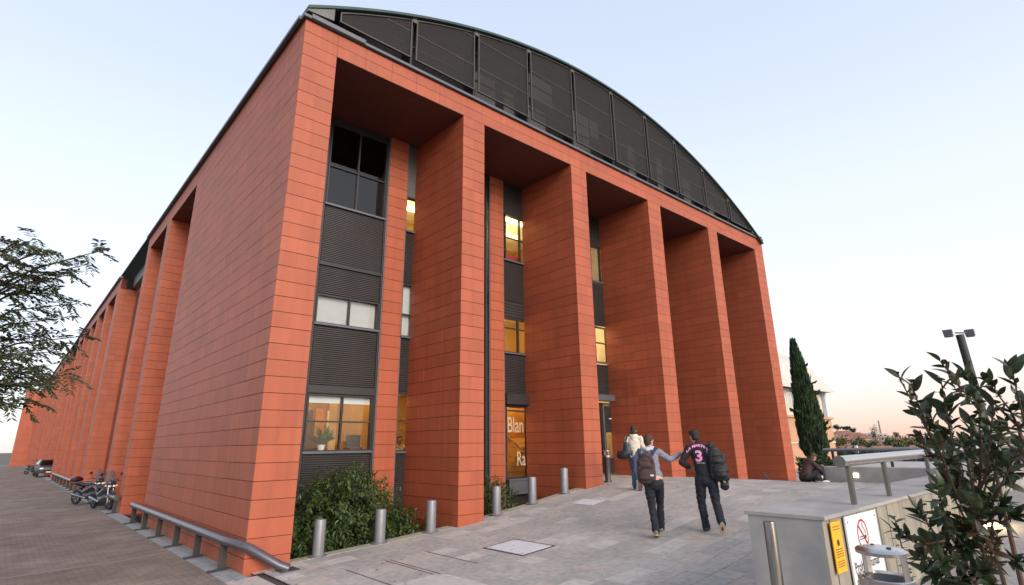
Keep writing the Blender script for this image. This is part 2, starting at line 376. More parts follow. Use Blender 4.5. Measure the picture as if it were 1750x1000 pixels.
def place_panels():
    scored = []
    for idx, (host, p, u, n, wd, h) in enumerate(CLAD):
        cs = [(p[0]+u[0]*a, p[1]+u[1]*a, p[2]+b_) for a, b_ in ((0, 0), (wd, 0), (wd, h), (0, h))]
        q = [proj(c) for c in cs]
        if any(t is None for t in q): scored.append((0, idx)); continue
        ar = abs(sum(q[i][0]*q[(i+1) % 4][1]-q[(i+1) % 4][0]*q[i][1] for i in range(4)))/2
        cx = sum(t[0] for t in q)/4; cy = sum(t[1] for t in q)/4
        v = Vector(CAMP)-Vector(cs[0])
        if v.x*n[0]+v.y*n[1] <= 0 or not (0 < cx < 1750 and 0 < cy < 1000): ar = 0
        if n[0] == 1: ar = 0
        scored.append((ar, idx))
    scored.sort(reverse=True)
    top = {i for a, i in scored[:300]}
    meshes = {}; hosts = {}
    gh, gv, th = 0.0135, 0.006, 0.062
    for idx, (host, p, u, n, wd, h) in enumerate(CLAD):
        pr = th+random.uniform(-0.006, 0.006)
        if idx in top:
            key = (round(wd, 3), round(h, 3))
            if key not in meshes:
                b = MB(); x0, x1, z0, z1, t, c = gv*S, (wd-gv)*S, gh*S, (h-gh)*S, th*S, 0.006*S
                b.add([(x0, 0, z0), (x1, 0, z0), (x1, 0, z1), (x0, 0, z1), (x0+c, -t, z0+c), (x1-c, -t, z0+c), (x1-c, -t, z1-c), (x0+c, -t, z1-c)],
                      [(4, 5, 6, 7), (0, 1, 5, 4), (1, 2, 6, 5), (2, 3, 7, 6), (3, 0, 4, 7), (3, 2, 1, 0)])
                me = bpy.data.meshes.new('panel'); me.from_pydata(b.v, [], b.f); me.materials.append(terra); meshes[key] = me
            o = bpy.data.objects.new('panel', meshes[key]); COL.objects.link(o); o.parent = host
            base = Vector((p[0]-n[0]*0.06, p[1]-n[1]*0.06, p[2]))
            o.location = T(base)-world_loc(host)
            o.rotation_euler = (0, 0, math.atan2(u[1], u[0])); o.scale = (1, pr/th, 1)
        else:
            hosts.setdefault(host.name, (host, MB()))[1]
            b = hosts[host.name][1]
            x0, x1, z0, z1 = gv, wd-gv, p[2]+gh, p[2]+h-gh
            bx, by = p[0]-n[0]*0.06, p[1]-n[1]*0.06
            P = lambda a, o_, z: (bx+u[0]*a+n[0]*o_, by+u[1]*a+n[1]*o_, z)
            b.add([P(x0, 0, z0), P(x1, 0, z0), P(x1, 0, z1), P(x0, 0, z1), P(x0, pr, z0), P(x1, pr, z0), P(x1, pr, z1), P(x0, pr, z1)],
                  [(4, 5, 6, 7), (0, 1, 5, 4), (1, 2, 6, 5), (2, 3, 7, 6), (3, 0, 4, 7)])
    for host, b in hosts.values():
        b.build('cladding', terra, host, world=True, kind='stuff')
place_panels()

# --- parapet trim and gutter
MB().box(-0.25, 72.6, -0.28, 0.3, 0.03, 0.26).build('parapet_trim', steel_trim, bld, world=True)
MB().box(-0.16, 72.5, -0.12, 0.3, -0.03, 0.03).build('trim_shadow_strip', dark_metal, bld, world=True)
MB().box(-0.42, 0.3, 0.30, 58.8, 0.03, 0.30).box(-0.42, 0.3, 84.65, 158.5, 0.03, 0.30).box(-0.42, 0.3, 184.4, 258, 0.03, 0.30).build('gutter', steel_trim, bld, world=True)
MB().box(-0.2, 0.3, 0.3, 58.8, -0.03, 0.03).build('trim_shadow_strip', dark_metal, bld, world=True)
# little plates at the corner
MB().box(0.3, 4.6, -0.36, -0.28, 0.06, 0.42).build('corner_plate', steel_trim, bld, world=True, bevel=0.005)

# --- arched roof and screens
AC = 36.0
def arc(x, off=0.0):
    t = (x-36)/36; a = (-0.3421, 0.0411, -10.0384, -0.7610, 10.5137); z = 0.0
    for k_ in a: z = z*t+k_
    sl = 2*10*t/36; return z-0.30+off*math.sqrt(1+sl*sl)
def arcpts(x0, x1, n, off=0.0): return [(x0+(x1-x0)*i/n, arc(x0+(x1-x0)*i/n, off)) for i in range(n+1)]
yr0, yr1 = -0.55, 346
xa, xb = -0.25, 72.2
xa, xb = -0.1, 71.9
top = arcpts(xa, xb, 72, 0.30); bot = arcpts(xa, xb, 72, 0.08)
rb = MB()
lo, hi = bot, top
vs = [(x, yr0, z) for x, z in lo]+[(x, yr0, z) for x, z in hi]+[(x, yr1, z) for x, z in lo]+[(x, yr1, z) for x, z in hi]
k = len(lo); fs = []
for i in range(k-1):
    fs += [(i, i+1, k+i+1, k+i), (k+i, k+i+1, 3*k+i+1, 3*k+i), (i+1, i, 2*k+i, 2*k+i+1)]
fs += [(0, k, 3*k, 2*k), (k-1, 3*k-1, 4*k-1, 2*k-1)]
rb.add(vs, fs).build('roof', zinc, bld, world=True)
# eaves piece on the left: folded zinc end of the vault
MB().hexa([(-0.1, -0.45, 0.42), (1.9, -0.45, 0.62), (1.9, 0.4, 0.62), (-0.1, 0.4, 0.42)], [(-0.1, -0.45, arc(-0.1)+.06), (1.9, -0.45, arc(1.9)+.06), (1.9, 0.4, arc(1.9)+.06), (-0.1, 0.4, arc(-0.1)+.06)]).build('eaves_plate', zinc_l, bld, world=True)
MB().hexa([(69.9, -0.5, 0.3), (71.9, -0.5, 0.26), (71.9, 0.4, 0.26), (69.9, 0.4, 0.3)], [(69.9, -0.5, max(.4, arc(69.9))), (71.9, -0.5, .3), (71.9, 0.4, .3), (69.9, 0.4, max(.4, arc(69.9)))]).build('eaves_plate', zinc, bld, world=True)
# recessed wall behind the screens
sb = MB(); pts = arcpts(0.6, 71.6, 60, 0.1)
vs = [(x, 1.6, 0.0) for x, z in pts]+[(x, 1.6, max(.05, z)) for x, z in pts]; k = len(pts)
sb.add(vs, [(i, i+1, k+i+1, k+i) for i in range(k-1)]).build('attic_wall', dark_metal, bld, world=True)
back_light = mat('attic_glazing', (0.30, 0.28, 0.26), rough=0.25, var=0.3, vscale=1.2)
for x0, x1, z0, z1 in ((16.8, 19.3, 0.8, 4.6), (20.4, 21.8, 0.8, 4.2), (23.4, 26.3, 0.9, 4.0), (24.0, 27.5, 5.0, 8.0), (30.5, 33.5, 1.0, 6.4), (33.8, 35.2, 4.2, 6.4), (40.8, 42.2, 1.0, 5.8), (47.0, 48.4, 1.0, 6.3), (53.2, 55.0, 1.0, 5.2), (59.8, 61.2, 1, 3.2)):
    MB().box(x0, x1, 1.45, 1.58, z0, z1).build('attic_window', back_light, bld, world=True)
MB().box(6.8, 63.0, 1.30, 1.42, 3.5, 3.62).box(14.5, 56, 1.30, 1.42, 6.6, 6.72).build('attic_rail', zinc_l, bld, world=True)
DV = [2.2, 8.9, 15.6, 22.4, 29.1, 35.9, 42.6, 49.1, 55.8, 62.5, 69.3]
for a, b_ in zip(DV, DV[1:]):
    a += 0.22; b_ -= 0.22; n = 8
    hi = arcpts(a, b_, n, -0.05); zb0 = 0.95
    if hi[-1][1] < 1.6: zb0 = 0.75
    f = MB(); ring = [(a, zb0), (b_, zb0)]+list(reversed(hi))
    cxm = (a+b_)/2; czm = sum(z for x, z in ring)/len(ring)
    t = 0.10
    inner = [(min(max(x, a+t), b_-t), (z+t if z < zb0+0.01 else max(z-t, zb0+t))) for x, z in ring]
    k = len(ring)
    vs = [(x, -0.30, z) for x, z in ring]+[(x, -0.30, z) for x, z in inner]+[(x, -0.12, z) for x, z in ring]+[(x, -0.12, z) for x, z in inner]
    fs = []
    for i in range(k):
        j = (i+1) % k
        fs += [(i, j, k+j, k+i), (2*k+j, 2*k+i, 3*k+i, 3*k+j), (j, i, 2*k+i, 2*k+j), (k+i, k+j, 3*k+j, 3*k+i)]
    f.add(vs, fs)
    fo = f.build('roof_screen', bronze, bld, world=True)
    g_ = MB(); zl = zb0
    m1 = [(x, -0.2, z) for x, z in inner]
    c0 = (cxm, -0.2, czm)
    g_.add(m1+[c0], [(i, (i+1) % k, k) for i in range(k)])
    g_.build('mesh_infill', mesh_m, fo, world=True)
    for zz in (3.55, 6.65):
        xs = [x for x in [a+0.05*i for i in range(int((b_-a)/0.05))] if arc(x, -0.05) > zz+0.2]
        if len(xs) > 20: MB().box(xs[0]+0.08, xs[-1]-0.08, -0.24, -0.16, zz, zz+0.06).build('cross_rail', bronze, fo, world=True)
    # upright bracket in the gap
    MB().box(b_+0.12, b_+0.32, 0.1, 1.4, 0.3, max(0.6, arc(b_+0.2)-0.1)).build('bracket', dark_metal, bld, world=True)
    MB().box(b_+0.02, b_+0.42, -0.3, 0.2, max(0.4, arc(b_+0.2)-0.35), arc(b_+0.2)+0.15).build('screen_clip', zinc_l, bld, world=True)

# --- the glazed back wall between the piers
YB = PD
def ribbed(name, x0, x1, z0, z1, pitch=0.16, y=YB, m=louvre):
    b = MB(); nn = max(1, int(round((z1-z0)/pitch))); h = (z1-z0)/nn
    prof = []
    for i in range(nn): prof += [(0.0, z0+h*i), (-0.055, z0+h*(i+0.35)), (-0.055, z0+h*(i+0.7)), (0.0, z0+h*(i+0.95))]
    prof.append((0.0, z1)); k = len(prof)
    vs = [(x0, y+a-0.02, z) for a, z in prof]+[(x1, y+a-0.02, z) for a, z in prof]
    b.add(vs, [(i, k+i, k+i+1, i+1) for i in range(k-1)])
    b.add([(x0, y, z0), (x1, y, z0), (x1, y, z1), (x0, y, z1)], [(3, 2, 1, 0)])
    return b.build(name, m, bld, world=True)
def window(x0, x1, z0, z1, cols, rows, gl=glass, y=YB, fr=0.13, depth=0.35, cover=None, sill=True, m=dark_metal):
    b = MB()
    b.box(x0, x0+fr, y-0.12, y+depth, z0, z1).box(x1-fr, x1, y-0.12, y+depth, z0, z1)
    b.box(x0+fr, x1-fr, y-0.12, y+depth, z0, z0+fr).box(x0+fr, x1-fr, y-0.12, y+depth, z1-fr, z1)
    xs = [x0+(x1-x0)*c for c in cols]; zs = [z0+(z1-z0)*r for r in rows]
    for x in xs: b.box(x-fr/2, x+fr/2, y-0.06, y+depth-0.1, z0+fr, z1-fr)
    gx = [x0+fr]+[v for x in xs for v in (x-fr/2, x+fr/2)]+[x1-fr]
    for z in zs:
        for i in range(0, len(gx), 2): b.box(gx[i], gx[i+1], y-0.04, y+depth-0.12, z-fr*0.4, z+fr*0.4)
    f = b.build('window', m, bld, world=True)
    gz = [z0+fr]+[v for z in zs for v in (z-fr*0.4, z+fr*0.4)]+[z1-fr]
    for i in range(0, len(gx), 2):
        for j in range(0, len(gz), 2):
            MB().box(gx[i], gx[i+1], y+0.1, y+0.13, gz[j], gz[j+1]).build('pane', gl, f, world=True)
    if sill: MB().box(x0-0.1, x1+0.1, y-0.3, y-0.12, z0-0.12, z0+0.04).build('sill', steel_trim, f, world=True)
    return f
bays = [(2.52, 14.41), (16.78, 28.43), (30.80, 42.04), (44.62, 55.95), (58.35, 69.62)]
pil = [(11.42, 13.30), (23.50, 25.30), (35.6, 37.4), (47.7, 49.5), (59.8, 61.6)]
ZT = -2.0
for bi, ((a, b_), (p0, p1)) in enumerate(zip(bays, pil)):
    zb = -38.6 if bi < 2 else -33.7
    o = MB().box(p0+0.06, p1-0.06, YB-0.29, YB+0.3, zb, ZT-0.01).build('pilaster', joint, bld, world=True)
    bb = MB(); z = ZT
    while z > zb:
        h = min(1.0, z-zb); pr = random.uniform(-.006, .006)
        bb.box(p0, p1, YB-0.35+pr, YB-0.29, z-h+0.018, z-0.018); z -= 1
    bb.build('cladding', terra, o, world=True, kind='stuff')
    MB().box(p0-0.1, p0, YB-0.3, YB+0.1, zb, ZT).box(p1, p1+0.1, YB-0.3, YB+0.1, zb, ZT).build('pilaster_edge', steel_trim, bld, world=True)
# bay 1, left of the pilaster
MB().box(2.55, 4.55, YB-0.05, YB+0.2, -38.6, -2).box(4.55, 4.75, YB-0.25, YB+0.2, -38.6, -2).box(5.45, 5.62, YB-0.2, YB+0.2, -38.6, -2).build('mullion_strip', dark_metal, bld, world=True)
ribbed('louvre_panel', 4.76, 5.44, -38.0, -2.1)
window(5.7, 11.25, -10.4, -2.6, (0.5,), (0.47,), gl=glass_dk)
ribbed('louvre_panel', 5.75, 11.2, -15.6, -10.55)
MB().box(5.62, 11.3, YB-0.25, YB, -15.85, -15.62).build('transom', dark_metal, bld, world=True)
ribbed('louvre_panel', 5.75, 11.2, -18.2, -15.87)
w2 = window(5.7, 11.25, -20.7, -18.25, (0.52,), ())
ribbed('louvre_panel', 5.75, 11.2, -25.5, -20.95)
MB().box(5.62, 11.3, YB-0.25, YB, -26.15, -25.55).build('lintel', dark_metal, bld, world=True)
w1 = window(5.7, 11.25, -30.5, -26.2, (0.52,), (0.42+0.1,))
ribbed('louvre_panel', 5.75, 11.2, -38.4, -30.75)
MB().box(11.2, 11.32, YB-0.2, YB+0.2, -38.6, -2).build('mullion_strip', dark_metal, bld, world=True)
def col_fill(x0, x1, wins):
    z = -2.0
    for zt_, zb_ in wins+[(-38.6, -38.6)]:
        if z-zt_ > 0.02: MB().box(x0, x1, YB+0.02, YB+0.3, zt_+0.005, z-0.005).build('backing', dark_metal, bld, world=True)
        z = zb_
col_fill(5.45, 11.3, [(-2.6, -10.4), (-18.25, -20.7), (-26.2, -30.5)])
col_fill(13.4, 14.6, [(-7.4, -10.9), (-16, -20.9), (-25.8, -30.6)])
col_fill(25.4, 28.9, [(-5.7, -11.1), (-17.4, -21.1), (-26.4, -33.3)])
# blinds
MB().box(5.85, 11.1, YB+0.36, YB+0.4, -20.6, -18.3).build('blind', blind_m, w2, world=True)
for x0, x1 in ((5.9, 8.5), (8.75, 11.1)): MB().box(x0, x1, YB+0.3, YB+0.34, -26.85, -26.3).build('blind', white_pl, w1, world=True)
# bay 1, right of the pilaster
window(13.4, 14.9, -10.9, -7.4, (), ())
MB().box(13.4, 14.41, YB-0.02, YB+0.2, -7.35, -2).build('head_panel', zinc_l, bld, world=True)
ribbed('louvre_panel', 13.4, 14.9, -15.9, -11.1)
w2r = window(13.4, 14.9, -20.9, -16.0, (), (0.42,)); MB().box(13.5, 14.9, YB+0.36, YB+0.4, -20.8, -16.1).build('blind', white_pl, w2r, world=True)
ribbed('louvre_panel', 13.4, 14.9, -25.6, -21.1)
window(13.4, 14.9, -30.6, -25.8, (), (0.52,))
ribbed('louvre_panel', 13.4, 14.9, -36.2, -30.8)
# bay 2
MB().box(16.8, 22.9, YB-0.02, YB+0.2, -38.6, -2).box(22.9, 23.1, YB-0.3, YB+0.2, -38.6, -2).build('mullion_strip', dark_metal, bld, world=True)
ribbed('louvre_panel', 23.1, 23.4, -33, -16.5)
w3b = window(25.4, 28.9, -11.1, -5.7, (0.14, 0.75), (0.5,))
MB().box(25.4, 28.9, YB+0.0, YB+0.2, -5.6, -2).build('head_panel', dark_metal, bld, world=True)
ribbed('louvre_panel', 25.4, 28.9, -15.6, -11.3)
ribbed('louvre_panel', 25.4, 28.9, -17.35, -15.75, pitch=0.3)
window(25.4, 28.9, -21.1, -17.4, (0.62,), (0.70,))
ribbed('louvre_panel', 25.4, 28.9, -25.2, -21.3)
MB().box(25.4, 28.6, YB-0.6, YB, -26.3, -25.25).build('canopy', dark_metal, bld, world=True)
lob = window(25.5, 28.75, -33.3, -26.4, (0.08,), (0.93,), fr=0.18, sill=False)
MB().box(25.7, 28.9, YB-0.5, YB-0.1, -34.7, -33.45).box(25.6, 29.0, YB-0.6, YB-0.05, -33.45, -33.3).build('sill_box', steel_trim, bld, world=True)
# bay 3: entrance
MB().box(30.9, 35.5, YB-0.02, YB+0.2, -33.7, -2).build('dark_infill', dark_metal, bld, world=True)
window(37.5, 42.6, -10.8, -6.0, (0.5, 0.85), ())
MB().box(37.5, 43, YB, YB+0.2, -5.9, -2).build('head_panel', dark_metal, bld, world=True)
ribbed('louvre_panel', 37.5, 43, -16.4, -11)
window(37.5, 42.6, -20.9, -16.5, (0.5, 0.92), (0.55,))
ribbed('louvre_panel', 37.5, 43, -24.6, -21.1)
MB().box(37.5, 44, YB-0.9, YB, -25.4, -24.7).build('canopy', steel_trim, bld, world=True, bevel=0.01)
MB().box(37.5, 42.9, YB-0.2, YB+0.1, -33.6, -33.4).box(38.0, 38.12, YB-0.12, YB, -33.4, -25.5).build('threshold', steel_trim, bld, world=True)
dfr = MB().box(40.45, 40.65, YB-0.25, YB+0.1, -33.4, -25.6).box(40.65, 43.4, YB-0.25, YB+0.1, -25.85, -25.6).build('door_frame', steel_trim, bld, world=True)
dr = MB().box(40.7, 40.95, YB-0.1, YB+0.1, -33.4, -25.9).box(42.35, 43.3, YB-0.1, YB+0.1, -33.4, -25.9).box(40.95, 42.35, YB-0.1, YB+0.1, -33.4, -31.7).box(40.95, 42.35, YB-0.1, YB+0.1, -28.9, -28.7).build('door', dark_metal, bld, world=True)
ribbed('door_grille', 40.95, 42.35, -28.7, -25.9, y=YB-0.02).parent = bld
MB().box(40.95, 42.35, YB-0.02, YB+0.02, -31.7, -28.9).build('pane', glass, dr, world=True)
MB().cyl((42.5, YB-0.3, -30.9), (42.5, YB-0.3, -29.9), 0.05).box(42.45, 42.55, YB-0.3, YB-0.1, -30.85, -30.75).box(42.45, 42.55, YB-0.3, YB-0.1, -30.05, -29.95).build('handle', steel_trim, dr, world=True)
MB().box(41.6, 42.4, YB-0.14, YB-0.11, -27.4, -27.3).build('name_plate', white_pl, dr, world=True)
window(30.9, 40.4, -33.4, -25.6, (0.3, 0.6), ())
for bi in (3, 4):
    a, b_ = bays[bi]
    MB().box(a, b_, YB+0.1, YB+0.3, -33.6, -2).build('dark_infill', dark_metal, bld, world=True)
    for z0, z1 in ((-10.9, -5.8), (-20.9, -17), (-31, -26)):
        window(a+0.3, pil[bi][0]-0.2, z0, z1, (0.5,), (0.5,), y=YB-0.2, gl=glass_dk, depth=0.25); window(pil[bi][1]+0.2, b_-0.3, z0, z1, (0.5,), (0.5,), y=YB-0.2, gl=glass_dk, depth=0.25)
# rooms behind the glass
MB().box(2.6, 44, 17.8, 18.0, -38, -2).build('room_wall', ochre, bld, world=True)
for z in (-34.6, -24.4, -14.6, -4.8):
    MB().box(2.6, 44, YB+0.45, 17.8, z-0.35, z).build('floor_slab', white_pl if z > -30 else ochre_dk, bld, world=True)
MB().box(2.6, 2.8, YB+0.4, 18, -38, -2).box(43.9, 44.1, YB+0.4, 18, -38, -2).build('room_wall', white_pl, bld, world=True)
for x in (12.3, 24.4, 36.5):
    for z0, z1 in ((-34.6, -24.76), (-24.4, -14.96), (-14.6, -5.2)):
        MB().box(x-0.1, x+0.1, YB+0.45, 17.8, z0, z1).build('partition_wall', ochre, bld, world=True)
# bay 1 left third floor is dark: lit rooms get tubes of light
def tube_light(x0, x1, y, z, m): MB().box(x0, x1, y-0.18, y+0.18, z-0.12, z).build('ceiling_light', m, bld, world=True)
for y in (10.0, 14.0): tube_light(5.0, 11.0, y, -25.2, lamp_m)
for y in (9.5, 12.5): tube_light(12.8, 20, y, -25.2, lamp_m)
for y in (10, 14): tube_light(12.8, 20, y, -5.4, lamp_y)
for y in (9.5, 13.5): tube_light(25.5, 33, y, -5.4, lamp_y)
for y in (9.5, 13.5): tube_light(25.5, 33, y, -15.2, lamp_y)
for y in (10, 14.5): tube_light(25.5, 35, y, -25.0, lamp_y)
for y in (10, 14): tube_light(37, 42, y, -15.2, lamp_m)
tube_light(37, 42, 12, -25.0, lamp_m); tube_light(37, 42, 14, -5.4, lamp_dim)
tube_light(5.0, 11.0, 12, -15.2, lamp_dim)
def room_lamp(x, y, z, watts, col=(1.0, 0.62, 0.24)):
    l_ = bpy.data.lights.new('room_lamp', 'POINT'); l_.energy = watts; l_.color = col; l_.shadow_soft_size = 0.12
    o = bpy.data.objects.new('room_lamp', l_); COL.objects.link(o); o.parent = bld; o.location = T((x, y, z))-world_loc(bld)
room_lamp(7.6, 12, -26.6, 4.5); room_lamp(16, 12, -26.6, 5); room_lamp(17, 12, -7.0, 40, (1.0, 0.72, 0.22)); room_lamp(29, 12, -7.0, 45, (1.0, 0.74, 0.26))
room_lamp(29, 12, -16.8, 55, (1.0, 0.80, 0.38)); room_lamp(28.5, 11, -27.0, 9, (1.0, 0.60, 0.16)); room_lamp(40, 12, -17.0, 32, (1.0, 0.7, 0.3)); room_lamp(41, 12, -27.0, 14, (1.0, 0.6, 0.2)); room_lamp(40, 13, -7.5, 14, (1.0, 0.75, 0.4))
# furnishings seen through the panes
dark_wood = mat('dark_wood', (0.10, 0.045, 0.02), rough=0.5); red_m = mat('red_paint', (0.45, 0.03, 0.03), rough=0.6)
MB().box(9.6, 10.2, 12, 12.3, -34.5, -26.4).build('room_screen', ochre, bld, world=True)
MB().box(13.6, 15.0, 17.6, 17.75, -29.6, -28.0).build('wall_poster', red_m, bld, world=True)
MB().box(10.1, 11.2, 9.0, 10.2, -30.6, -30.2).build('desk_top', dark_wood, bld, world=True)
MB().box(5, 12.2, 16.5, 17.7, -34.5, -29.3).build('bookshelf', dark_wood, bld, world=True)
MB().box(25.5, 28.9, YB+0.7, YB+0.9, -11.0, -10.1).build('red_bench_back', red_m, bld, world=True)
for k_ in range(5): MB().box(6.6+k_*1.15, 7.55+k_*1.15, 16.3, 16.5, -29.2, -26.9+.2*(k_%2)).build('file_box', (red_m, dark_wood, dark_wood, ochre_dk, white_pl)[k_], bld, world=True)
MB().box(10.35, 11.6, 10.2, 10.35, -30.2, -29.2).build('monitor', dark_metal, bld, world=True)
MB().ball((40.9, 9.5, -8.0), 0.55).build('red_lampshade', red_m, bld, world=True, smooth=True)
# stairs of the lobby and its handrail
st = MB()
for i in range(9): st.box(28.6+0.62*i*0.9, 35, 12.2, 15.2, -33.9+0.5*i, -33.9+0.5*(i+1)-0.02)
st.build('lobby_stairs', ochre, bld, world=True)
MB().cyl((26.9, 11.0, -27.9), (31.4, 11.0, -31.1), 0.07).build('stair_handrail', letter_m, bld, world=True)
MB().box(24.6, 36, 15.5, 15.7, -34.3, -25).build('lobby_wall', ochre_dk, bld, world=True)
def facade_text(body, x, z, size, y, parent):
    o = text_mesh('lettering', body, size*S, letter_m, parent, Matrix.Translation(T((x, y, z))-world_loc(parent)) @ Matrix.Rotation(R(90), 4, 'X'), sx=0.62, bold=0.004)
    return o
facade_text('Blan', 25.95, -28.95, 2.1, YB+0.06, lob)
facade_text('Ra', 27.15, -32.1, 1.9, YB+0.06, lob)
# ------------------------------------------------------------------ ground
pave = mat('granite_paving', (0.395, 0.368, 0.342), rough=0.8, var=0.16, vscale=9, bump=0.25, bscale=120, col2=(0.315, 0.292, 0.272), c2scale=0.8, c2lo=0.4, c2hi=0.7)
pave_l = mat('pale_paving', (0.455, 0.425, 0.395), rough=0.8, var=0.14, vscale=8, bump=0.2, bscale=120)
pave_d = mat('dark_paving', (0.335, 0.312, 0.293), rough=0.8, var=0.16, vscale=8, bump=0.2, bscale=120)
pave_w = mat('warm_paving', (0.41, 0.36, 0.32), rough=0.8, var=0.15, vscale=8, bump=0.2, bscale=120)
bed = mat('paving_bed', (0.27, 0.25, 0.23), rough=0.95, var=0.2, vscale=12)
asph = mat('street_asphalt', (0.185, 0.145, 0.120), rough=0.9, var=0.20, vscale=1.6, bump=0.6, bscale=160, col2=(0.235, 0.19, 0.158), c2scale=0.5)
kerb_m = mat('kerb_stone', (0.36, 0.33, 0.27), rough=0.8, var=0.15, vscale=8, bump=0.2, bscale=80)
kerb_g = mat('grey_kerb_stone', (0.25, 0.26, 0.265), rough=0.8, var=0.15, vscale=6, bump=0.2, bscale=80)
soil = mat('soil', (0.035, 0.028, 0.022), rough=1.0, var=0.3, vscale=6)
conc = mat('concrete', (0.34, 0.325, 0.31), rough=0.85, var=0.12, vscale=3, bump=0.25, bscale=60, col2=(0.27, 0.265, 0.26), c2scale=1.1)
conc_w = mat('board_marked_concrete', (0.30, 0.27, 0.215), rough=0.85, var=0.18, vscale=5, bump=0.3, bscale=70, col2=(0.22, 0.205, 0.17), c2scale=2.2, c2lo=0.45, c2hi=0.75, stretch=(1, 1, 0.12))
rust = mat('rust', (0.09, 0.04, 0.03), rough=0.9, var=0.3, vscale=20)
cover_m = mat('cover_steel', (0.60, 0.61, 0.64), rough=0.6, metal=0.0, var=0.08, vscale=10, bump=0.3, bscale=200)
bollard_m = mat('bollard_grey', (0.23, 0.23, 0.25), rough=0.45, metal=0.35, var=0.08, vscale=10)
rail_m = mat('rail_grey', (0.13, 0.12, 0.14), rough=0.32, metal=0.55, var=0.12, vscale=8)
post_m = mat('post_grey', (0.035, 0.035, 0.037), rough=0.6, metal=0.0, var=0.1)
inox = mat('brushed_steel', (0.55, 0.53, 0.52), rough=0.28, metal=1.0, var=0.06, vscale=20)
inox_d = mat('weathered_steel', (0.20, 0.185, 0.17), rough=0.35, metal=0.9, var=0.25, vscale=6, stretch=(6, 6, 0.5))
terrain_m = mat('terrain', (0.10, 0.095, 0.07), rough=1.0, var=0.3, vscale=0.05)

def sheet(name, xs, ys, zf, m, kind='structure'):
    b = MB(); n = len(ys)
    vs = [(x, y, zf(x, y)) for x in xs for y in ys]
    fs = [(i*n+j, (i+1)*n+j, (i+1)*n+j+1, i*n+j+1) for i in range(len(xs)-1) for j in range(len(ys)-1)]
    return b.add(vs, fs).build(name, m, None, world=True, kind=kind)
KX = [-4, -1.15, 0, 4, 8, 15, 22, 28.6, 32, 36, 42.3]
def Gs(x, y): return G(x)
base = sheet('ground', [-9000, -900, -120, -61], [-9000, -300, 0, 400, 1200, 9000], lambda x, y: -37.55-(0 if x > -500 else 3), terrain_m)
g2 = sheet('ground', [-61, 0, 60, 400, 2500, 9000], [-9000, -2500, -400, -61], lambda x, y: -40.0, terrain_m)
g3 = sheet('ground', [-61, 50, 90, 400, 2500, 9000], [-61, -27, 0, 60, 401, 2500, 9000], lambda x, y: -41.2, terrain_m)
_n = asph.node_tree; _N = _n.nodes.new; _b = _n.nodes['Principled BSDF']; _g = _N('ShaderNodeNewGeometry')
_k = _N('ShaderNodeTexBrick'); _k.inputs['Scale'].default_value = 1.0; _k.inputs['Brick Width'].default_value = 0.24; _k.inputs['Row Height'].default_value = 0.12; _k.inputs['Mortar Size'].default_value = 0.008
_k.inputs['Color1'].default_value = (.86, .86, .86, 1); _k.inputs['Color2'].default_value = (1.12, 1.10, 1.08, 1); _k.inputs['Mortar'].default_value = (.62, .62, .62, 1)
_n.links.new(_g.outputs['Position'], _k.inputs['Vector']); _m = _N('ShaderNodeMix'); _m.data_type = 'RGBA'; _m.blend_type = 'MULTIPLY'; _m.inputs['Factor'].default_value = 1.0
_n.links.new(_b.inputs['Base Color'].links[0].from_socket, _m.inputs['A']); _n.links.new(_k.outputs['Color'], _m.inputs['B']); _n.links.new(_m.outputs['Result'], _b.inputs['Base Color'])
street = sheet('street', [-61, -40, -20, -12, -8, -4, -1.15], [-61, -30, -10, 0, 20, 60, 120, 200, 400], Gs, asph)
# concrete band running across the street
band = sheet('street_joint', [-61, -20, -12, -8, -4, -1.15], [11.3, 11.75], lambda x, y: G(x)+0.012, mat('concrete_band', (0.21, 0.185, 0.165), rough=0.9, var=0.15, vscale=5))
# kerb slabs beside the flank
kb = sheet('pavement', [-1.15, 0.0], [-1.0, 60, 160, 400], lambda x, y: G(x)-0.06, bed)
y = -0.9; k = 0
while y < 75:
    for x0, x1 in ((-1.13, -0.02),) if k % 3 else ((-1.13, -0.6), (-0.57, -0.02)):
        z = lambda x: G(x)+random.uniform(-0.008, 0.008)
        MB().hexa([(x0, y, G(x0)-0.1), (x1, y, G(x1)-0.1), (x1, y+1.76, G(x1)-0.1), (x0, y+1.76, G(x0)-0.1)],
                  [(x0, y, z(x0)), (x1, y, z(x1)), (x1, y+1.76, z(x1)), (x0, y+1.76, z(x0))]).build('kerb_slab', kerb_g, kb, world=True)
    y += 1.8; k += 1
MB().hexa([(-1.13, 75.3, G(-1.13)-.1), (-.02, 75.3, G(0)-.1), (-.02, 400, G(0)-.1), (-1.13, 400, G(-1.13)-.1)], [(-1.13, 75.3, G(-1.13)), (-.02, 75.3, G(0)), (-.02, 400, G(0)), (-1.13, 400, G(-1.13))]).build('kerb_slab', kerb_g, kb, world=True)
sheet('pavement', [-1.15, 0.42], [-61, -20, -1.0], Gs, pave_w)

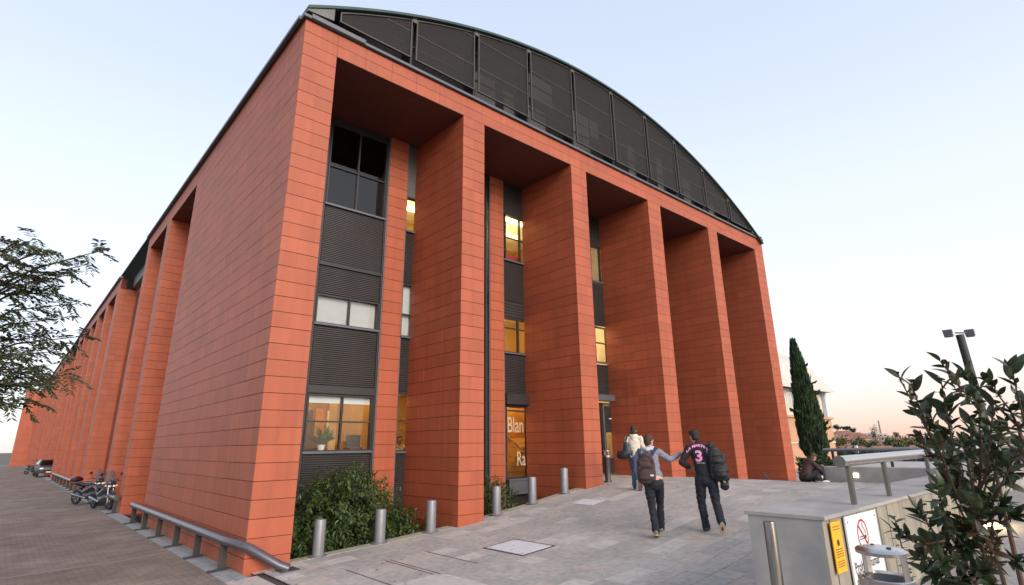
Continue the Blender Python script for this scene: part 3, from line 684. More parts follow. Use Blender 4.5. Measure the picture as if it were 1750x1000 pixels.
# the plaza: bed sheet and stones
plaza = empty('plaza', T((20, -10, G(20))), 0, None, None); plaza['kind'] = 'structure'
PB = 1.3
def psheet(xs, ys, m=bed, dz=-0.05):
    b = MB(); n = len(ys)
    return b.add([(x, y, G(x)+dz) for x in xs for y in ys], [(i*n+j, (i+1)*n+j, (i+1)*n+j+1, i*n+j+1) for i in range(len(xs)-1) for j in range(n-1)])
psheet([0.95]+KX[3:], [-61, -27, -24.6, -10, PB-1.0]).build('paving_bed', bed, plaza, world=True)
psheet([30.85, 32, 36, 42.3], [PB-1.0, YB]).build('paving_bed', bed, plaza, world=True)
COVERS = [(11.4, 14.1, -10.1, -6.5), (23.5, 25.2, -4.8, -2.5), (4.0, 6.45, -8.9, -4.0), (6.65, 9.1, -9.1, -4.1)]
def in_cover(x0, x1, y0, y1):
    return any(x1 > a-0.02 and x0 < b_+0.02 and y1 > c-0.02 and y0 < d_+0.02 for a, b_, c, d_ in COVERS)
stones = []
def add_strip(y0, y1, xa_, xb_, seed):
    rnd = random.Random(seed); x = xa_
    segs = []
    while x < xb_-0.01:
        ln = rnd.choice((1.2, 1.8, 1.8, 2.4)); x2 = min(xb_, x+ln)
        if xb_-x2 < 0.4: x2 = xb_
        segs.append((x, x2)); x = x2
    for a, b_ in segs:
        if in_cover(a, b_, y0, y1):
            # cut the stone back to the edge of the cover
            for c0, c1, d0, d1 in COVERS:
                if b_ > c0 and a < c1 and y1 > d0 and y0 < d1:
                    if a < c0-0.1: stones.append((a, c0, y0, y1))
                    if b_ > c1+0.1: stones.append((c1, b_, y0, y1))
                    if y0 < d0-0.05: stones.append((max(a, c0), min(b_, c1), y0, d0))
                    if y1 > d1+0.05: stones.append((max(a, c0), min(b_, c1), d1, y1))
                    break
        else: stones.append((a, b_, y0, y1))
y = PB-1.0; s = 0
while y > -34:
    xr = 42.3 if y-1.2 > -24.6 else 8.35
    add_strip(y-1.2, y, 0.95+0.0, xr, s); y -= 1.2; s += 1
y = YB-0.3
while y > PB-1.0+0.05:
    y0 = max(PB-1.0, y-1.2); add_strip(y0, y, 30.85, 42.3, s); y = y0; s += 1
sc_ = []
for i, (a, b_, c, d_) in enumerate(stones):
    q = [proj(p) for p in ((a, c, G(a)), (b_, c, G(b_)), (b_, d_, G(b_)), (a, d_, G(a)))]
    ar = 0
    if all(q):
        ar = abs(sum(q[i][0]*q[(i+1) % 4][1]-q[(i+1) % 4][0]*q[i][1] for i in range(4)))/2
        cx = sum(t[0] for t in q)/4; cy = sum(t[1] for t in q)/4
        if not (0 < cx < 1720 and 700 < cy < 1010): ar = 0
    sc_.append((ar, i))
sc_.sort(reverse=True); top = {i for a, i in sc_[:300] if a > 0}
rest = {}
pm = [pave, pave, pave, pave, pave_l, pave_d, pave_w, pave]
rnd = random.Random(5)
for i, (a, b_, c, d_) in enumerate(stones):
    g_ = 0.011; m = rnd.choice(pm); dz = [rnd.uniform(-0.006, 0.006) for _ in range(4)]
    tl = m
    P = [(a+g_, c+g_), (b_-g_, c+g_), (b_-g_, d_-g_), (a+g_, d_-g_)]
    bot = [(x, y, G(x)-0.06) for x, y in P]; tp = [(x, y, G(x)+dz[j]) for j, (x, y) in enumerate(P)]
    if i in top: MB().hexa(bot, tp).build('paving_stone', m, plaza, world=True)
    else: rest.setdefault(m.name, (m, MB()))[1].hexa(bot, tp)
for m, b in rest.values(): b.build('paving', m, plaza, world=True, kind='stuff')
MB().hexa([(0.95, -61, G(1)-.06), (8.35, -61, G(8.35)-.06), (8.35, -34.7, G(8.35)-.06), (0.95, -34.7, G(1)-.06)], [(0.95, -61, G(1)), (8.35, -61, G(8.35)), (8.35, -34.7, G(8.35)), (0.95, -34.7, G(1))]).build('paving', pave, plaza, world=True, kind='stuff')
# drain channel between street and plaza
dr_ = MB().hexa([(0.42, -40, G(.5)-.3), (0.95, -40, G(.5)-.3), (0.95, -0.6, G(.5)-.3), (0.42, -0.6, G(.5)-.3)], [(0.42, -40, G(.5)-.08), (0.95, -40, G(.5)-.08), (0.95, -0.6, G(.5)-.08), (0.42, -0.6, G(.5)-.08)])
dg_ = dr_.build('drain_channel', mat('drain_dark', (0.05, 0.045, 0.045), rough=0.8), None, world=True); tag(dg_, 'dark narrow drain channel in the ground at the foot of the corner block', 'drain')
sheet('pavement', [0.42, 0.95], [-0.6, 0.02], Gs, pave_w)
# kerb stones along the planting pits
for x0, x1 in ((2.55, 14.4), (16.8, 28.4)):
    n = 7
    for i in range(n):
        a = x0+(x1-x0)*i/n+0.015; b_ = x0+(x1-x0)*(i+1)/n-0.015
        MB().hexa([(a, PB-0.98, G(a)-0.6), (b_, PB-0.98, G(b_)-0.6), (b_, PB, G(b_)-0.6), (a, PB, G(a)-0.6)],
                  [(a, PB-0.98, G(a)+0.02), (b_, PB-0.98, G(b_)+0.02), (b_, PB, G(b_)+0.02), (a, PB, G(a)+0.02)]).build('kerb_stone', kerb_m, plaza, world=True)
    MB().box(x0, x1, PB-0.98, PB-0.02, -40, G(x0)-0.62).build('pit_retaining_wall', conc, plaza, world=True)
    sheet('soil', [x0, x1], [PB, YB], lambda x, y: -38.5, soil)
# edges of the plaza sheet: crest and steps going down to the right
steps = MB()
for i in range(9):
    steps.box(42.3+1.0*i, 60 if i == 8 else 43.3+1.0*i+0.02, -16.0, YB+10, -45, -33.58-0.5*i-0.02)
steps.build('steps', conc, None, world=True, kind='structure')
# terrace right of the crest
sheet('terrace', [42.3, 60, 120], [-61, -27, -16.0], lambda x, y: -33.58, pave)
sheet('terrace', [60, 100, 200], [-16, 0, 24.9], lambda x, y: -36.5, pave)
# ramp on the far side of the parapet
sheet('ramp', [8.35, 14, 20, 30, 60, 120], [-61, -45, -27.15], lambda x, y: G(8.35)-0.02 if x < 9 else max(-39.5, G(8.35)-0.30*(x-8.35)), pave_d)

# covers
def cover(x0, x1, y0, y1, label, rim=0.14):
    t = empty('manhole_cover', T(((x0+x1)/2, (y0+y1)/2, G((x0+x1)/2))), label=label, cat='manhole cover', group='metal covers let into the plaza')
    P = [(x0+rim, y0+rim), (x1-rim, y0+rim), (x1-rim, y1-rim), (x0+rim, y1-rim)]
    MB().hexa([(x, y, G(x)-0.08) for x, y in P], [(x, y, G(x)+0.02) for x, y in P]).build('plate', cover_m, t, world=True)
    f = MB()
    for a, b_, c, d_ in ((x0+.02, x1-.02, y0+.02, y0+rim-.03), (x0+.02, x1-.02, y1-rim+.03, y1-.02), (x0+.02, x0+rim-.03, y0+rim-.03, y1-rim+.03), (x1-rim+.03, x1-.02, y0+rim-.03, y1-rim+.03)):
        f.hexa([(x, y, G(x)-0.08) for x, y in ((a, c), (b_, c), (b_, d_), (a, d_))], [(x, y, G(x)+0.005) for x, y in ((a, c), (b_, c), (b_, d_), (a, d_))])
    f.build('frame', rust, t, world=True)
    for ux, uy in ((.15, .12), (.85, .12), (.15, .88), (.85, .88), (.5, .62)):
        x = x0+(x1-x0)*ux; y = y0+(y1-y0)*uy
        MB().lathe([(0.05, 0), (0.045, 0.012)], (x, y, G(x)+0.02), n=10).build('lifting_hole', dark_metal, t, world=True)
cover(11.4, 14.1, -10.1, -6.5, 'large pale steel cover with dark frame in the middle of the paving', 0.2)
cover(23.5, 25.2, -4.8, -2.5, 'smaller pale cover in the paving near the last grey bollards', 0.05)
def stone_cover(x0, x1, y0, y1, label, n):
    t = empty('access_cover', T(((x0+x1)/2, (y0+y1)/2, G((x0+x1)/2))), label=label, cat='access cover', group='stone filled access covers')
    f = MB(); r = 0.07
    for a, b_ in ((x0, x0+r), (x1-r, x1)):
        f.hexa([(x, y, G(x)-0.08) for x, y in ((a, y0), (b_, y0), (b_, y1), (a, y1))], [(x, y, G(x)+0.006) for x, y in ((a, y0), (b_, y0), (b_, y1), (a, y1))])
    f.build('frame', rust, t, world=True)
    for i in range(n):
        c = y0+(y1-y0)*i/n+.015; d_ = y0+(y1-y0)*(i+1)/n-.015; P = [(x0+r+.01, c), (x1-r-.01, c), (x1-r-.01, d_), (x0+r+.01, d_)]
        MB().hexa([(x, y, G(x)-0.07) for x, y in P], [(x, y, G(x)) for x, y in P]).build('infill_stone', (pave_d, pave, pave_w, pave_d)[i % 4], t, world=True)
    for ux, uy in ((.2, .1), (.8, .1), (.2, .9), (.8, .9)):
        x = x0+(x1-x0)*ux; y = y0+(y1-y0)*uy
        MB().lathe([(0.06, 0), (0.055, 0.01)], (x, y, G(x)+0.001), n=10).build('lifting_hole', dark_metal, t, world=True)
stone_cover(4.0, 6.45, -8.9, -4.0, 'stone filled cover edged with rust lines, the one nearer the corner block', 4)
stone_cover(6.65, 9.1, -9.1, -4.1, 'stone filled cover edged with rust lines, between its twin and the pale steel cover', 3)

# ------------------------------------------------------------------ bollards
bol = empty('bollard', (0, 0, 0), label='grey bollard', cat='bollard', group='grey bollards along the planting pits')
MB().lathe([(0.115, 0.0), (0.115, 0.655), (0.108, 0.675), (0.06, 0.683), (0, 0.684)], n=24).build('post', bollard_m, bol, smooth=True)
MB().lathe([(0.185, 0.0), (0.185, 0.012), (0.12, 0.018), (0.116, 0.02)], n=24).build('base_ring', bollard_m, bol, smooth=True)
blist = [(4.49, 0.75, 'grey bollard beside the corner block, leftmost before the big bush'),
         (8.69, 0.85, 'grey bollard before the right half of the big bush, second from the corner block'),
         (12.51, 0.6, 'grey bollard just left of the second pier'),
         (18.47, 0.55, 'grey bollard just right of the second pier, by the small bush'),
         (22.51, 0.75, 'grey bollard standing below the lettered lobby window'),
         (26.45, 0.8, 'grey bollard farthest along the row, before the left face of the third pier')]
for i, (x, y, lab) in enumerate(blist):
    o = bol if i == 0 else copy_tree(bol)
    o.location = T((x, y, G(x)+0.02)); o.rotation_euler = (R(random.uniform(-.6, .6)), R(random.uniform(-.6, .6)), 0); o['label'] = lab
# steel bollard near the camera
p = (4.9, -27.2)
t = empty('steel_bollard', T((p[0], p[1], G(p[0]))), label='brushed steel bollard before the end of the concrete parapet', cat='bollard')
MB().lathe([(0.052, 0.0), (0.052, 1.375), (0.049, 1.385)], n=28).build('post', inox_d, t, smooth=True)
MB().lathe([(0.049, 1.379), (0.044, 1.384), (0, 1.384)], n=28).build('cap', inox, t, smooth=True)

# ------------------------------------------------------------------ guard rails beside the street
def rail(label, ys, x=-0.5, start_bend=None, end_in=None):
    t = empty('guard_rail', T((x, ys[0], G(x))), label=label, cat='guard rail', group='tube guard rails along the flank of the building')
    h = 1.55; pts = []
    if start_bend: pts += [(2.0, -1.3, G(2)+0.06), (1.55, -1.05, G(1.5)+0.28), (0.15, 0.1-0.3, G(x)+h-0.22), (-0.2, 0.15, G(x)+h-0.05)]
    pts += [(x, ys[0]-0.2, G(x)+h)]+[(x, yy, G(x)+h) for yy in ys[1:]]+[(x, ys[-1]+1.2, G(x)+h)]
    if end_in: pts = [(x+3.6, ys[0]-3.4, G(x)+h-0.05), (x+0.4, ys[0]-1.9, G(x)+h)]+pts
    MB().tube(pts, 0.25, n=20).build('rail_tube', rail_m, t, world=True, smooth=True)
    if start_bend: MB().hexa([(1.45, -1.75, G(1.5)), (2.45, -1.75, G(2.4)), (2.45, -0.75, G(2.4)), (1.45, -0.75, G(1.5))], [(1.45, -1.75, G(1.5)+.05), (2.45, -1.75, G(2.4)+.05), (2.45, -0.75, G(2.4)+.05), (1.45, -0.75, G(1.5)+.05)]).build('foot_plate', rail_m, t, world=True)
    for yy in ys:
        MB().box(x-0.19, x+0.19, yy-0.06, yy+0.06, G(x), G(x)+h-0.12).build('post', post_m, t, world=True)
        MB().hexa([(-1.2, yy-.2, G(-1.2)), (-0.1, yy-.2, G(-.1)), (-0.1, yy+.2, G(-.1)), (-1.2, yy+.2, G(-1.2))], [(-1.2, yy-.2, G(-1.2)+.09), (-0.1, yy-.2, G(-.1)+.09), (-0.1, yy+.2, G(-.1)+.09), (-1.2, yy+.2, G(-1.2)+.09)]).build('foot_plate', post_m, t, world=True)
    return t
rail('nearest grey tube guard rail, its end bent down to the plaza paving', [2.2, 7.8, 13.6, 19.6, 25.6, 31.4], start_bend=True)
rail('grey tube guard rail partly behind the front motorcycle', [43.2, 49, 55, 61])
rail('farthest grey tube guard rail, receding to the parked car', [87, 94, 101, 108, 116, 124, 132, 140], end_in=True)

# ------------------------------------------------------------------ concrete parapet, handrail, signs, bin
par = empty('parapet_wall', T((8.6, -26, -37)), label='low grey concrete parapet with board marked side and a steel handrail on top', cat='wall')
zt = lambda x: -32.47+0.006*(x-8.6)
X1 = 62
MB().hexa([(8.62, -27.1, -40), (X1, -27.1, -40), (X1, -24.72, -40), (8.62, -24.72, -40)], [(8.62, -27.1, zt(8.6)-0.12), (X1, -27.1, zt(X1)-0.12), (X1, -24.72, zt(X1)-0.12), (8.62, -24.72, zt(8.6)-0.12)]).build('wall_core', conc, par, world=True)
x = 8.56
while x < X1:
    x2 = min(X1, x+6.0); MB().hexa([(x+0.01, -27.24, zt(x)-0.12), (x2-.01, -27.24, zt(x2)-0.12), (x2-.01, -24.62, zt(x2)-0.12), (x+.01, -24.62, zt(x)-0.12)], [(x+.01, -27.24, zt(x)), (x2-.01, -27.24, zt(x2)), (x2-.01, -24.62, zt(x2)), (x+.01, -24.62, zt(x))]).build('coping_slab', conc, par, world=True, bevel=0.004)
    x = x2
x = 8.62
while x < 40:
    x2 = x+random.uniform(0.55, 0.8); p_ = random.uniform(0.02, 0.06)
    MB().box(x+0.012, x2-0.012, -27.1-p_, -27.1, -39.5, zt(x)-0.14).build('board_mark', conc_w, par, world=True); x = x2
# handrail
hr = empty('handrail', T((12.3, -26.8, -32.4)), label='thick brushed steel handrail tube on flat posts along the parapet top', cat='handrail')
MB().cyl((12.05, -26.75, -30.93), (60, -26.75, -30.62), 0.20, n=28).build('rail_tube', inox, hr, world=True, smooth=True)
MB().cyl((12.0, -26.75, -30.93), (12.05, -26.75, -30.93), 0.205, n=28).build('end_cap', inox_d, hr, world=True)
for x in (12.75, 16.9, 23.6, 30, 37, 44, 51, 58):
    MB().hexa([(x-.13, -26.83, zt(x)), (x+.13, -26.83, zt(x)), (x+.13, -26.7, zt(x)), (x-.13, -26.7, zt(x))], [(x-.13, -26.83, -31.05), (x+.13, -26.83, -31.05), (x+.13, -26.7, -31.05), (x-.13, -26.7, -31.05)]).build('post', inox_d, hr, world=True)
# signs on the parapet's side
sign_w = mat('sign_white', (0.74, 0.73, 0.74), rough=0.4, var=0.03); sign_y = mat('sign_yellow', (0.80, 0.42, 0.02), rough=0.5, var=0.06, vscale=8)
sign_r = mat('sign_red', (0.42, 0.02, 0.04), rough=0.5); sign_k = mat('sign_black', (0.02, 0.02, 0.022), rough=0.5)
YS = -27.24
s1 = empty('no_smoking_sign', T((11.6, YS, -34.5)), label='white no smoking sign screwed to the board marked concrete, behind the steel bin', cat='sign')
MB().box(10.2, 13.28, YS, YS+0.05, -34.95, -32.62).build('board', sign_w, s1, world=True)
cx, cz, rr_ = 11.62, -33.30, 0.50
b = MB(); n = 40
for i in range(n):
    t0, t1 = 2*math.pi*i/n, 2*math.pi*(i+1)/n
    b.quad((cx+math.cos(t0)*rr_, YS-.006, cz+math.sin(t0)*rr_), (cx+math.cos(t1)*rr_, YS-.006, cz+math.sin(t1)*rr_), (cx+math.cos(t1)*(rr_-.07), YS-.006, cz+math.sin(t1)*(rr_-.07)), (cx+math.cos(t0)*(rr_-.07), YS-.006, cz+math.sin(t0)*(rr_-.07)))
d = 0.34; b.quad((cx-d-.03, YS-.008, cz+d-.03), (cx-d+.03, YS-.008, cz+d+.03), (cx+d+.03, YS-.008, cz-d+.03), (cx+d-.03, YS-.008, cz-d-.03))
b.build('red_ring', sign_r, s1, world=True)
b = MB().quad((cx-.33, YS-.004, cz-.13), (cx+.1, YS-.004, cz-.13), (cx+.1, YS-.004, cz-.10), (cx-.33, YS-.004, cz-.10)).quad((cx-.33, YS-.004, cz-.06), (cx+.1, YS-.004, cz-.06), (cx+.1, YS-.004, cz-.03), (cx-.33, YS-.004, cz-.03))
b.quad((cx+.14, YS-.004, cz-.14), (cx+.30, YS-.004, cz-.14), (cx+.30, YS-.004, cz-.02), (cx+.14, YS-.004, cz-.02))
sm = [(cx+.24, cz+.02), (cx+.27, cz+.12), (cx+.15, cz+.18), (cx+.05, cz+.26), (cx+.08, cz+.38)]
for (a, c), (a2, c2) in zip(sm, sm[1:]): b.quad((a-.03, YS-.004, c), (a+.03, YS-.004, c), (a2+.03, YS-.004, c2), (a2-.03, YS-.004, c2))
b.build('cigarette_mark', sign_k, s1, world=True)
for body, z, sz in (('Prohibit fumar', -34.32, 0.42), ('Recinte de la Fac', -34.78, 0.36)):
    text_mesh('lettering', body, sz*S, sign_k, s1, Matrix.Translation(T((10.38, YS-.006, z))-world_loc(s1)) @ Matrix.Rotation(R(90), 4, 'X'), sx=1.0, bold=0.0015)
for x in (10.4, 13.08):
    for z in (-32.8, -34.78): MB().cyl((x, YS-.02, z), (x, YS, z), 0.025, n=8).build('screw', dark_metal, s1, world=True)
s2 = empty('alarm_notice', T((9.4, YS, -34.3)), label='small yellow notice with tiny black print at the end of the parapet side', cat='notice')
MB().box(8.95, 9.75, YS, YS+0.03, -34.15, -32.68).build('board', sign_y, s2, world=True)
MB().cyl((9.35, YS-.004, -33.3), (9.35, YS, -33.3), 0.10, n=16).build('black_emblem', sign_k, s2, world=True)
b = MB(); rnd = random.Random(3)
for z in (-32.84, -32.92, -33.5, -33.57, -33.64, -33.71, -33.85, -33.92, -33.99):
    x = 9.05
    while x < 9.62:
        l_ = rnd.uniform(.03, .09); b.quad((x, YS-.003, z), (min(9.65, x+l_), YS-.003, z), (min(9.65, x+l_), YS-.003, z+.03), (x, YS-.003, z+.03)); x += l_+.03
b.build('small_print', sign_k, s2, world=True, kind='stuff')
# steel bin with canopy
bx, by = 6.22, -29.38
bn = empty('litter_bin', T((bx, by, G(bx))), rz=R(35), label='steel litter bin with domed canopy and a black liner, before the no smoking sign', cat='litter bin')
ht = (-32.80-G(bx))*S
rb_, sy_ = 0.235, 0.8
MB().lathe([(0.19, 0.04), (0.20, ht-0.36)], n=36, sy=sy_).build('body', inox_d, bn, smooth=True)
MB().lathe([(rb_, ht-0.34), (rb_+.012, ht-0.27), (rb_+.014, ht-0.235), (rb_+.006, ht-0.228), (rb_-.006, ht-0.232), (rb_-.012, ht-0.26), (rb_-.012, ht-0.34), (rb_, ht-0.34)], n=40, sy=sy_).build('rim_band', inox, bn, smooth=True)
MB().lathe([(0.17, ht-0.40), (0.19, ht-0.245), (0.0, ht-0.30)], n=30, sy=sy_).build('liner', sign_k, bn, smooth=True)
lb = MB(); n = 40; vs = []
rnd = random.Random(2)
for k_, (r_, z_) in enumerate(((rb_-.002, ht-0.345), (rb_+.03, ht-0.37), (rb_+.035, ht-0.44), (rb_+.022, ht-0.52), (rb_+.01, ht-0.50))):
    for j in range(n):
        q = rnd.uniform(-.008, .008)*(k_ > 0); a = 2*math.pi*j/n; vs.append(((r_+q+0.006*math.sin(a*9))*math.cos(a), (r_+q+0.006*math.sin(a*9))*math.sin(a)*sy_, z_+q*2))
lb.add(vs, [(i*n+j, i*n+(j+1) % n, (i+1)*n+(j+1) % n, (i+1)*n+j) for i in range(4) for j in range(n)]).build('bag_skirt', mat('bin_bag', (0.02, 0.02, 0.025), rough=0.35), bn, smooth=True)
MB().lathe([(rb_-.005, ht-0.055), (rb_-.002, ht-0.03), (rb_-.02, ht-0.018), (0.12, ht-0.004), (0, ht)], n=40, sy=sy_).build('canopy', inox, bn, smooth=True)
MB().lathe([(0, ht-.055), (rb_-.005, ht-0.055)], n=40, sy=sy_).build('canopy_underside', inox_d, bn)
for a in (R(215), R(20)):
    b = MB(); pp = [(rb_-.01)*math.cos(a+t_) for t_ in (-.22, 0, .22)]; qq = [(rb_-.01)*sy_*math.sin(a+t_) for t_ in (-.22, 0, .22)]
    for i in (0, 1): b.hexa([(pp[i], qq[i], ht-.25), (pp[i+1], qq[i+1], ht-.25), (pp[i+1]*.96, qq[i+1]*.96, ht-.25), (pp[i]*.96, qq[i]*.96, ht-.25)], [(pp[i], qq[i], ht-.045), (pp[i+1], qq[i+1], ht-.045), (pp[i+1]*.96, qq[i+1]*.96, ht-.045), (pp[i]*.96, qq[i]*.96, ht-.045)])
    b.build('support', inox, bn)
b = MB().cyl((-.1, -.03, ht-.003), (-.1, -.03, ht+.006), .018, n=12).cyl((.09, .03, ht-.006), (.09, .03, ht+.004), .015, n=12)
b.build('stub_plate', sign_k, bn)
# ash bin at the entrance
t = empty('ash_stand', T((32.6, 0.9, G(32.6))), label='slim steel ash stand beside the third pier near the door', cat='ash stand')
MB().lathe([(0.12, 0.0), (0.12, 0.03), (0.09, 0.04), (0.09, 0.72), (0.105, 0.74)], n=20).build('body', inox_d, t, smooth=True)
MB().lathe([(0.13, 0.74), (0.13, 0.80), (0.05, 0.80)], n=20).build('tray', inox, t, smooth=True)
MB().lathe([(0.12, 0.92), (0.12, 0.95), (0.0, 0.97)], n=20).cyl((0.09, 0, 0.78), (0.09, 0, 0.93), 0.012).cyl((-0.09, 0, 0.78), (-0.09, 0, 0.93), 0.012).build('canopy', inox, t, smooth=True)

# wall lamp on the parapet's side, low down
t = empty('wall_lamp', T((26.2, -27.3, -33.6)), label='lit wall lamp on the parapet side behind the leafy shrub', cat='wall lamp')
MB().box(25.85, 26.55, -27.5, -27.24, -33.7, -33.4).build('housing', dark_metal, t, world=True)
MB().box(25.9, 26.5, -27.66, -27.5, -33.68, -33.42).build('lens', mat('lamp_lens', (1, .9, .7), emit=(1, .72, .36), estr=2.5), t, world=True)
lp = bpy.data.lights.new('lamp_glow', 'SPOT'); lp.energy = 16; lp.color = (1, .68, .34); lp.spot_size = R(150); lp.shadow_soft_size = 0.06; lp.spot_blend = 0.6
lo_ = bpy.data.objects.new('lamp_glow', lp); COL.objects.link(lo_); lo_.parent = t; lo_.location = (0, -0.30, -0.03); lo_.rotation_euler = (R(-14), 0, 0)

# low planter wall with its step light, beyond the crest
pl = empty('planter_wall', T((44, -17, -33.6)), label='low grey concrete planter wall with a small lit step light, right of the cypress', cat='wall')
def ribl(pa, pb, th, z0, z1, m, name, par_):
    a = Vector((*pa, 0)); b_ = Vector((*pb, 0)); d_ = (b_-a).normalized(); n_ = Vector((-d_.y, d_.x, 0))*-th
    q = [a, b_, b_-n_, a-n_]
    return MB().hexa([(v.x, v.y, z0) for v in q], [(v.x, v.y, z1) for v in q]).build(name, m, par_, world=True, bevel=0.005)
ribl((44.04, -13.6), (44.04, -25.0), 1.2, -34.2, -32.35, conc, 'wall_core', pl)
MB().box(43.98, 44.02, -16.95, -16.6, -33.18, -32.86).build('step_light', mat('step_light', (1, .9, .6), emit=(1, .82, .5), estr=6), pl, world=True)
fr_ = empty('handrail', T((50, -12.5, -33.5)), label='thin grey handrail running level behind the planter wall', cat='handrail')
MB().cyl((50, -12.3, -31.03), (50, -40, -30.75), 0.16, n=14).build('rail_tube', bollard_m, fr_, world=True, smooth=True)
for y in (-13.1, -18, -23, -28, -33): MB().box(49.9, 50.1, y-.1, y+.1, -33.6, -31.15).build('post', post_m, fr_, world=True)
sr = empty('step_handrail', T((46, -8, -36)), label='small grey handrail end rising above the steps before the last pier', cat='handrail')
MB().tube([(49, -7.9, -35.4), (46.2, -7.9, -33.35), (45.4, -8.2, -33.05), (45.4, -8.2, -34.6)], 0.07, n=8).build('rail_tube', rail_m, sr, world=True, smooth=True)
# floodlight post
lx = at(1653, 600, 42)
lpst = empty('lamp_post', T((lx.x, lx.y, -36)), label='dark floodlight post with two lamp heads, above the shrub at the right', cat='lamp post')
tp = at(1640, 572, 42)
MB().cyl((lx.x+0.6, lx.y-0.2, -38), (tp.x, tp.y, tp.z), 0.30, 0.26, n=14).build('post', mat('post_green_black', (0.02, 0.028, 0.027), rough=0.5), lpst, world=True, smooth=True)
MB().cyl((tp.x-0.7, tp.y+0.5, tp.z+0.12), (tp.x+0.5, tp.y-0.6, tp.z+0.12), 0.06, n=8).build('cross_arm', steel_trim, lpst, world=True)
for dx, dy, mm in ((-0.75, 0.55, 1), (0.45, -0.55, 0)):
    hd = MB().hexa([(tp.x+dx-.18, tp.y+dy-.25, tp.z-.2), (tp.x+dx+.18, tp.y+dy-.25, tp.z-.2), (tp.x+dx+.18, tp.y+dy+.25, tp.z-.2), (tp.x+dx-.18, tp.y+dy+.25, tp.z-.2)],
                   [(tp.x+dx-.25, tp.y+dy-.3, tp.z+.35), (tp.x+dx+.2, tp.y+dy-.3, tp.z+.35), (tp.x+dx+.2, tp.y+dy+.3, tp.z+.35), (tp.x+dx-.25, tp.y+dy+.3, tp.z+.35)]).build('lamp_head', steel_trim, lpst, world=True, bevel=0.01)
    MB().box(tp.x+dx-.2, tp.x+dx+.2, tp.y+dy-.36, tp.y+dy-.30, tp.z-.1, tp.z+.28).build('lens', white_pl, hd, world=True)
# ------------------------------------------------------------------ people
skin_m = mat('skin', (0.44, 0.24, 0.17), rough=0.55, var=0.05, vscale=15)
hair_m = mat('dark_hair', (0.018, 0.012, 0.009), rough=0.6, var=0.4, vscale=90, bump=0.8, bscale=150)
hairb_m = mat('brown_hair', (0.055, 0.028, 0.016), rough=0.6, var=0.4, vscale=90, bump=0.8, bscale=150)
denim = mat('dark_denim', (0.011, 0.014, 0.024), rough=0.85, var=0.35, vscale=18, bump=0.4, bscale=300)
denim_b = mat('blue_denim', (0.035, 0.075, 0.16), rough=0.85, var=0.3, vscale=18)
grey_wool = mat('grey_sweatshirt', (0.20, 0.215, 0.27), rough=0.9, var=0.12, vscale=25, bump=0.3, bscale=300)
navy = mat('navy_cloth', (0.02, 0.035, 0.075), rough=0.85, var=0.2, vscale=20)
cream = mat('cream_fleece', (0.62, 0.56, 0.47), rough=0.95, var=0.08, vscale=25, bump=0.4, bscale=200)
black_c = mat('black_jersey', (0.010, 0.010, 0.013), rough=0.8, var=0.3, vscale=15, bump=0.3, bscale=250)
black_b = mat('black_nylon', (0.008, 0.008, 0.010), rough=0.6, var=0.3, vscale=15)
brown_b = mat('brown_canvas', (0.060, 0.038, 0.036), rough=0.85, var=0.15, vscale=30, bump=0.3, bscale=300)
green_b = mat('slate_leather', (0.02, 0.035, 0.045), rough=0.5, var=0.2)
sole_m = mat('tan_sole', (0.48, 0.38, 0.26), rough=0.8, var=0.1, vscale=30)
shoe_m = mat('dark_shoe', (0.03, 0.035, 0.05), rough=0.7); pink_m = mat('pink_print', (0.80, 0.28, 0.50), rough=0.7)
white_pr = mat('white_print', (0.7, 0.7, 0.7), rough=0.6); blue_pr = mat('blue_print', (0.05, 0.16, 0.38), rough=0.7)
belly_m = mat('peach_shirt', (0.62, 0.38, 0.28), rough=0.9)
scarf_m = mat('pale_cloth', (0.50, 0.52, 0.56), rough=0.9, var=0.15, vscale=30); eye_m = mat('eye_dark', (0.01, 0.01, 0.01), rough=0.2)

def V(*a): return Vector(a)
def limb(b, pts, rads, n=14):
    """tapered chain with rounded joints; rads are r or (rx, ry)"""
    pts = [Vector(p) for p in pts]
    for i in range(len(pts)-1):
        p, q = pts[i], pts[i+1]; r0, r1 = rads[i], rads[i+1]
        st = max(2, int((q-p).length/0.03)); 
        if not hasattr(r0, '__len__') and not hasattr(r1, '__len__'):
            b.cyl(p, q, r0, r1, n=n)
        else:
            r0 = r0 if hasattr(r0, '__len__') else (r0, r0); r1 = r1 if hasattr(r1, '__len__') else (r1, r1)
            for k_ in range(st+1):
                t = k_/st; c = p.lerp(q, t); rx = r0[0]+(r1[0]-r0[0])*t; ry = r0[1]+(r1[1]-r0[1])*t
                b.ball(c, (rx, ry, min(rx, ry)*0.9), n=16, m=8)
    for p, r in zip(pts, rads):
        r = r if hasattr(r, '__len__') else (r, r)
        b.ball(p, (r[0], r[1], min(r)), n=n, m=8)
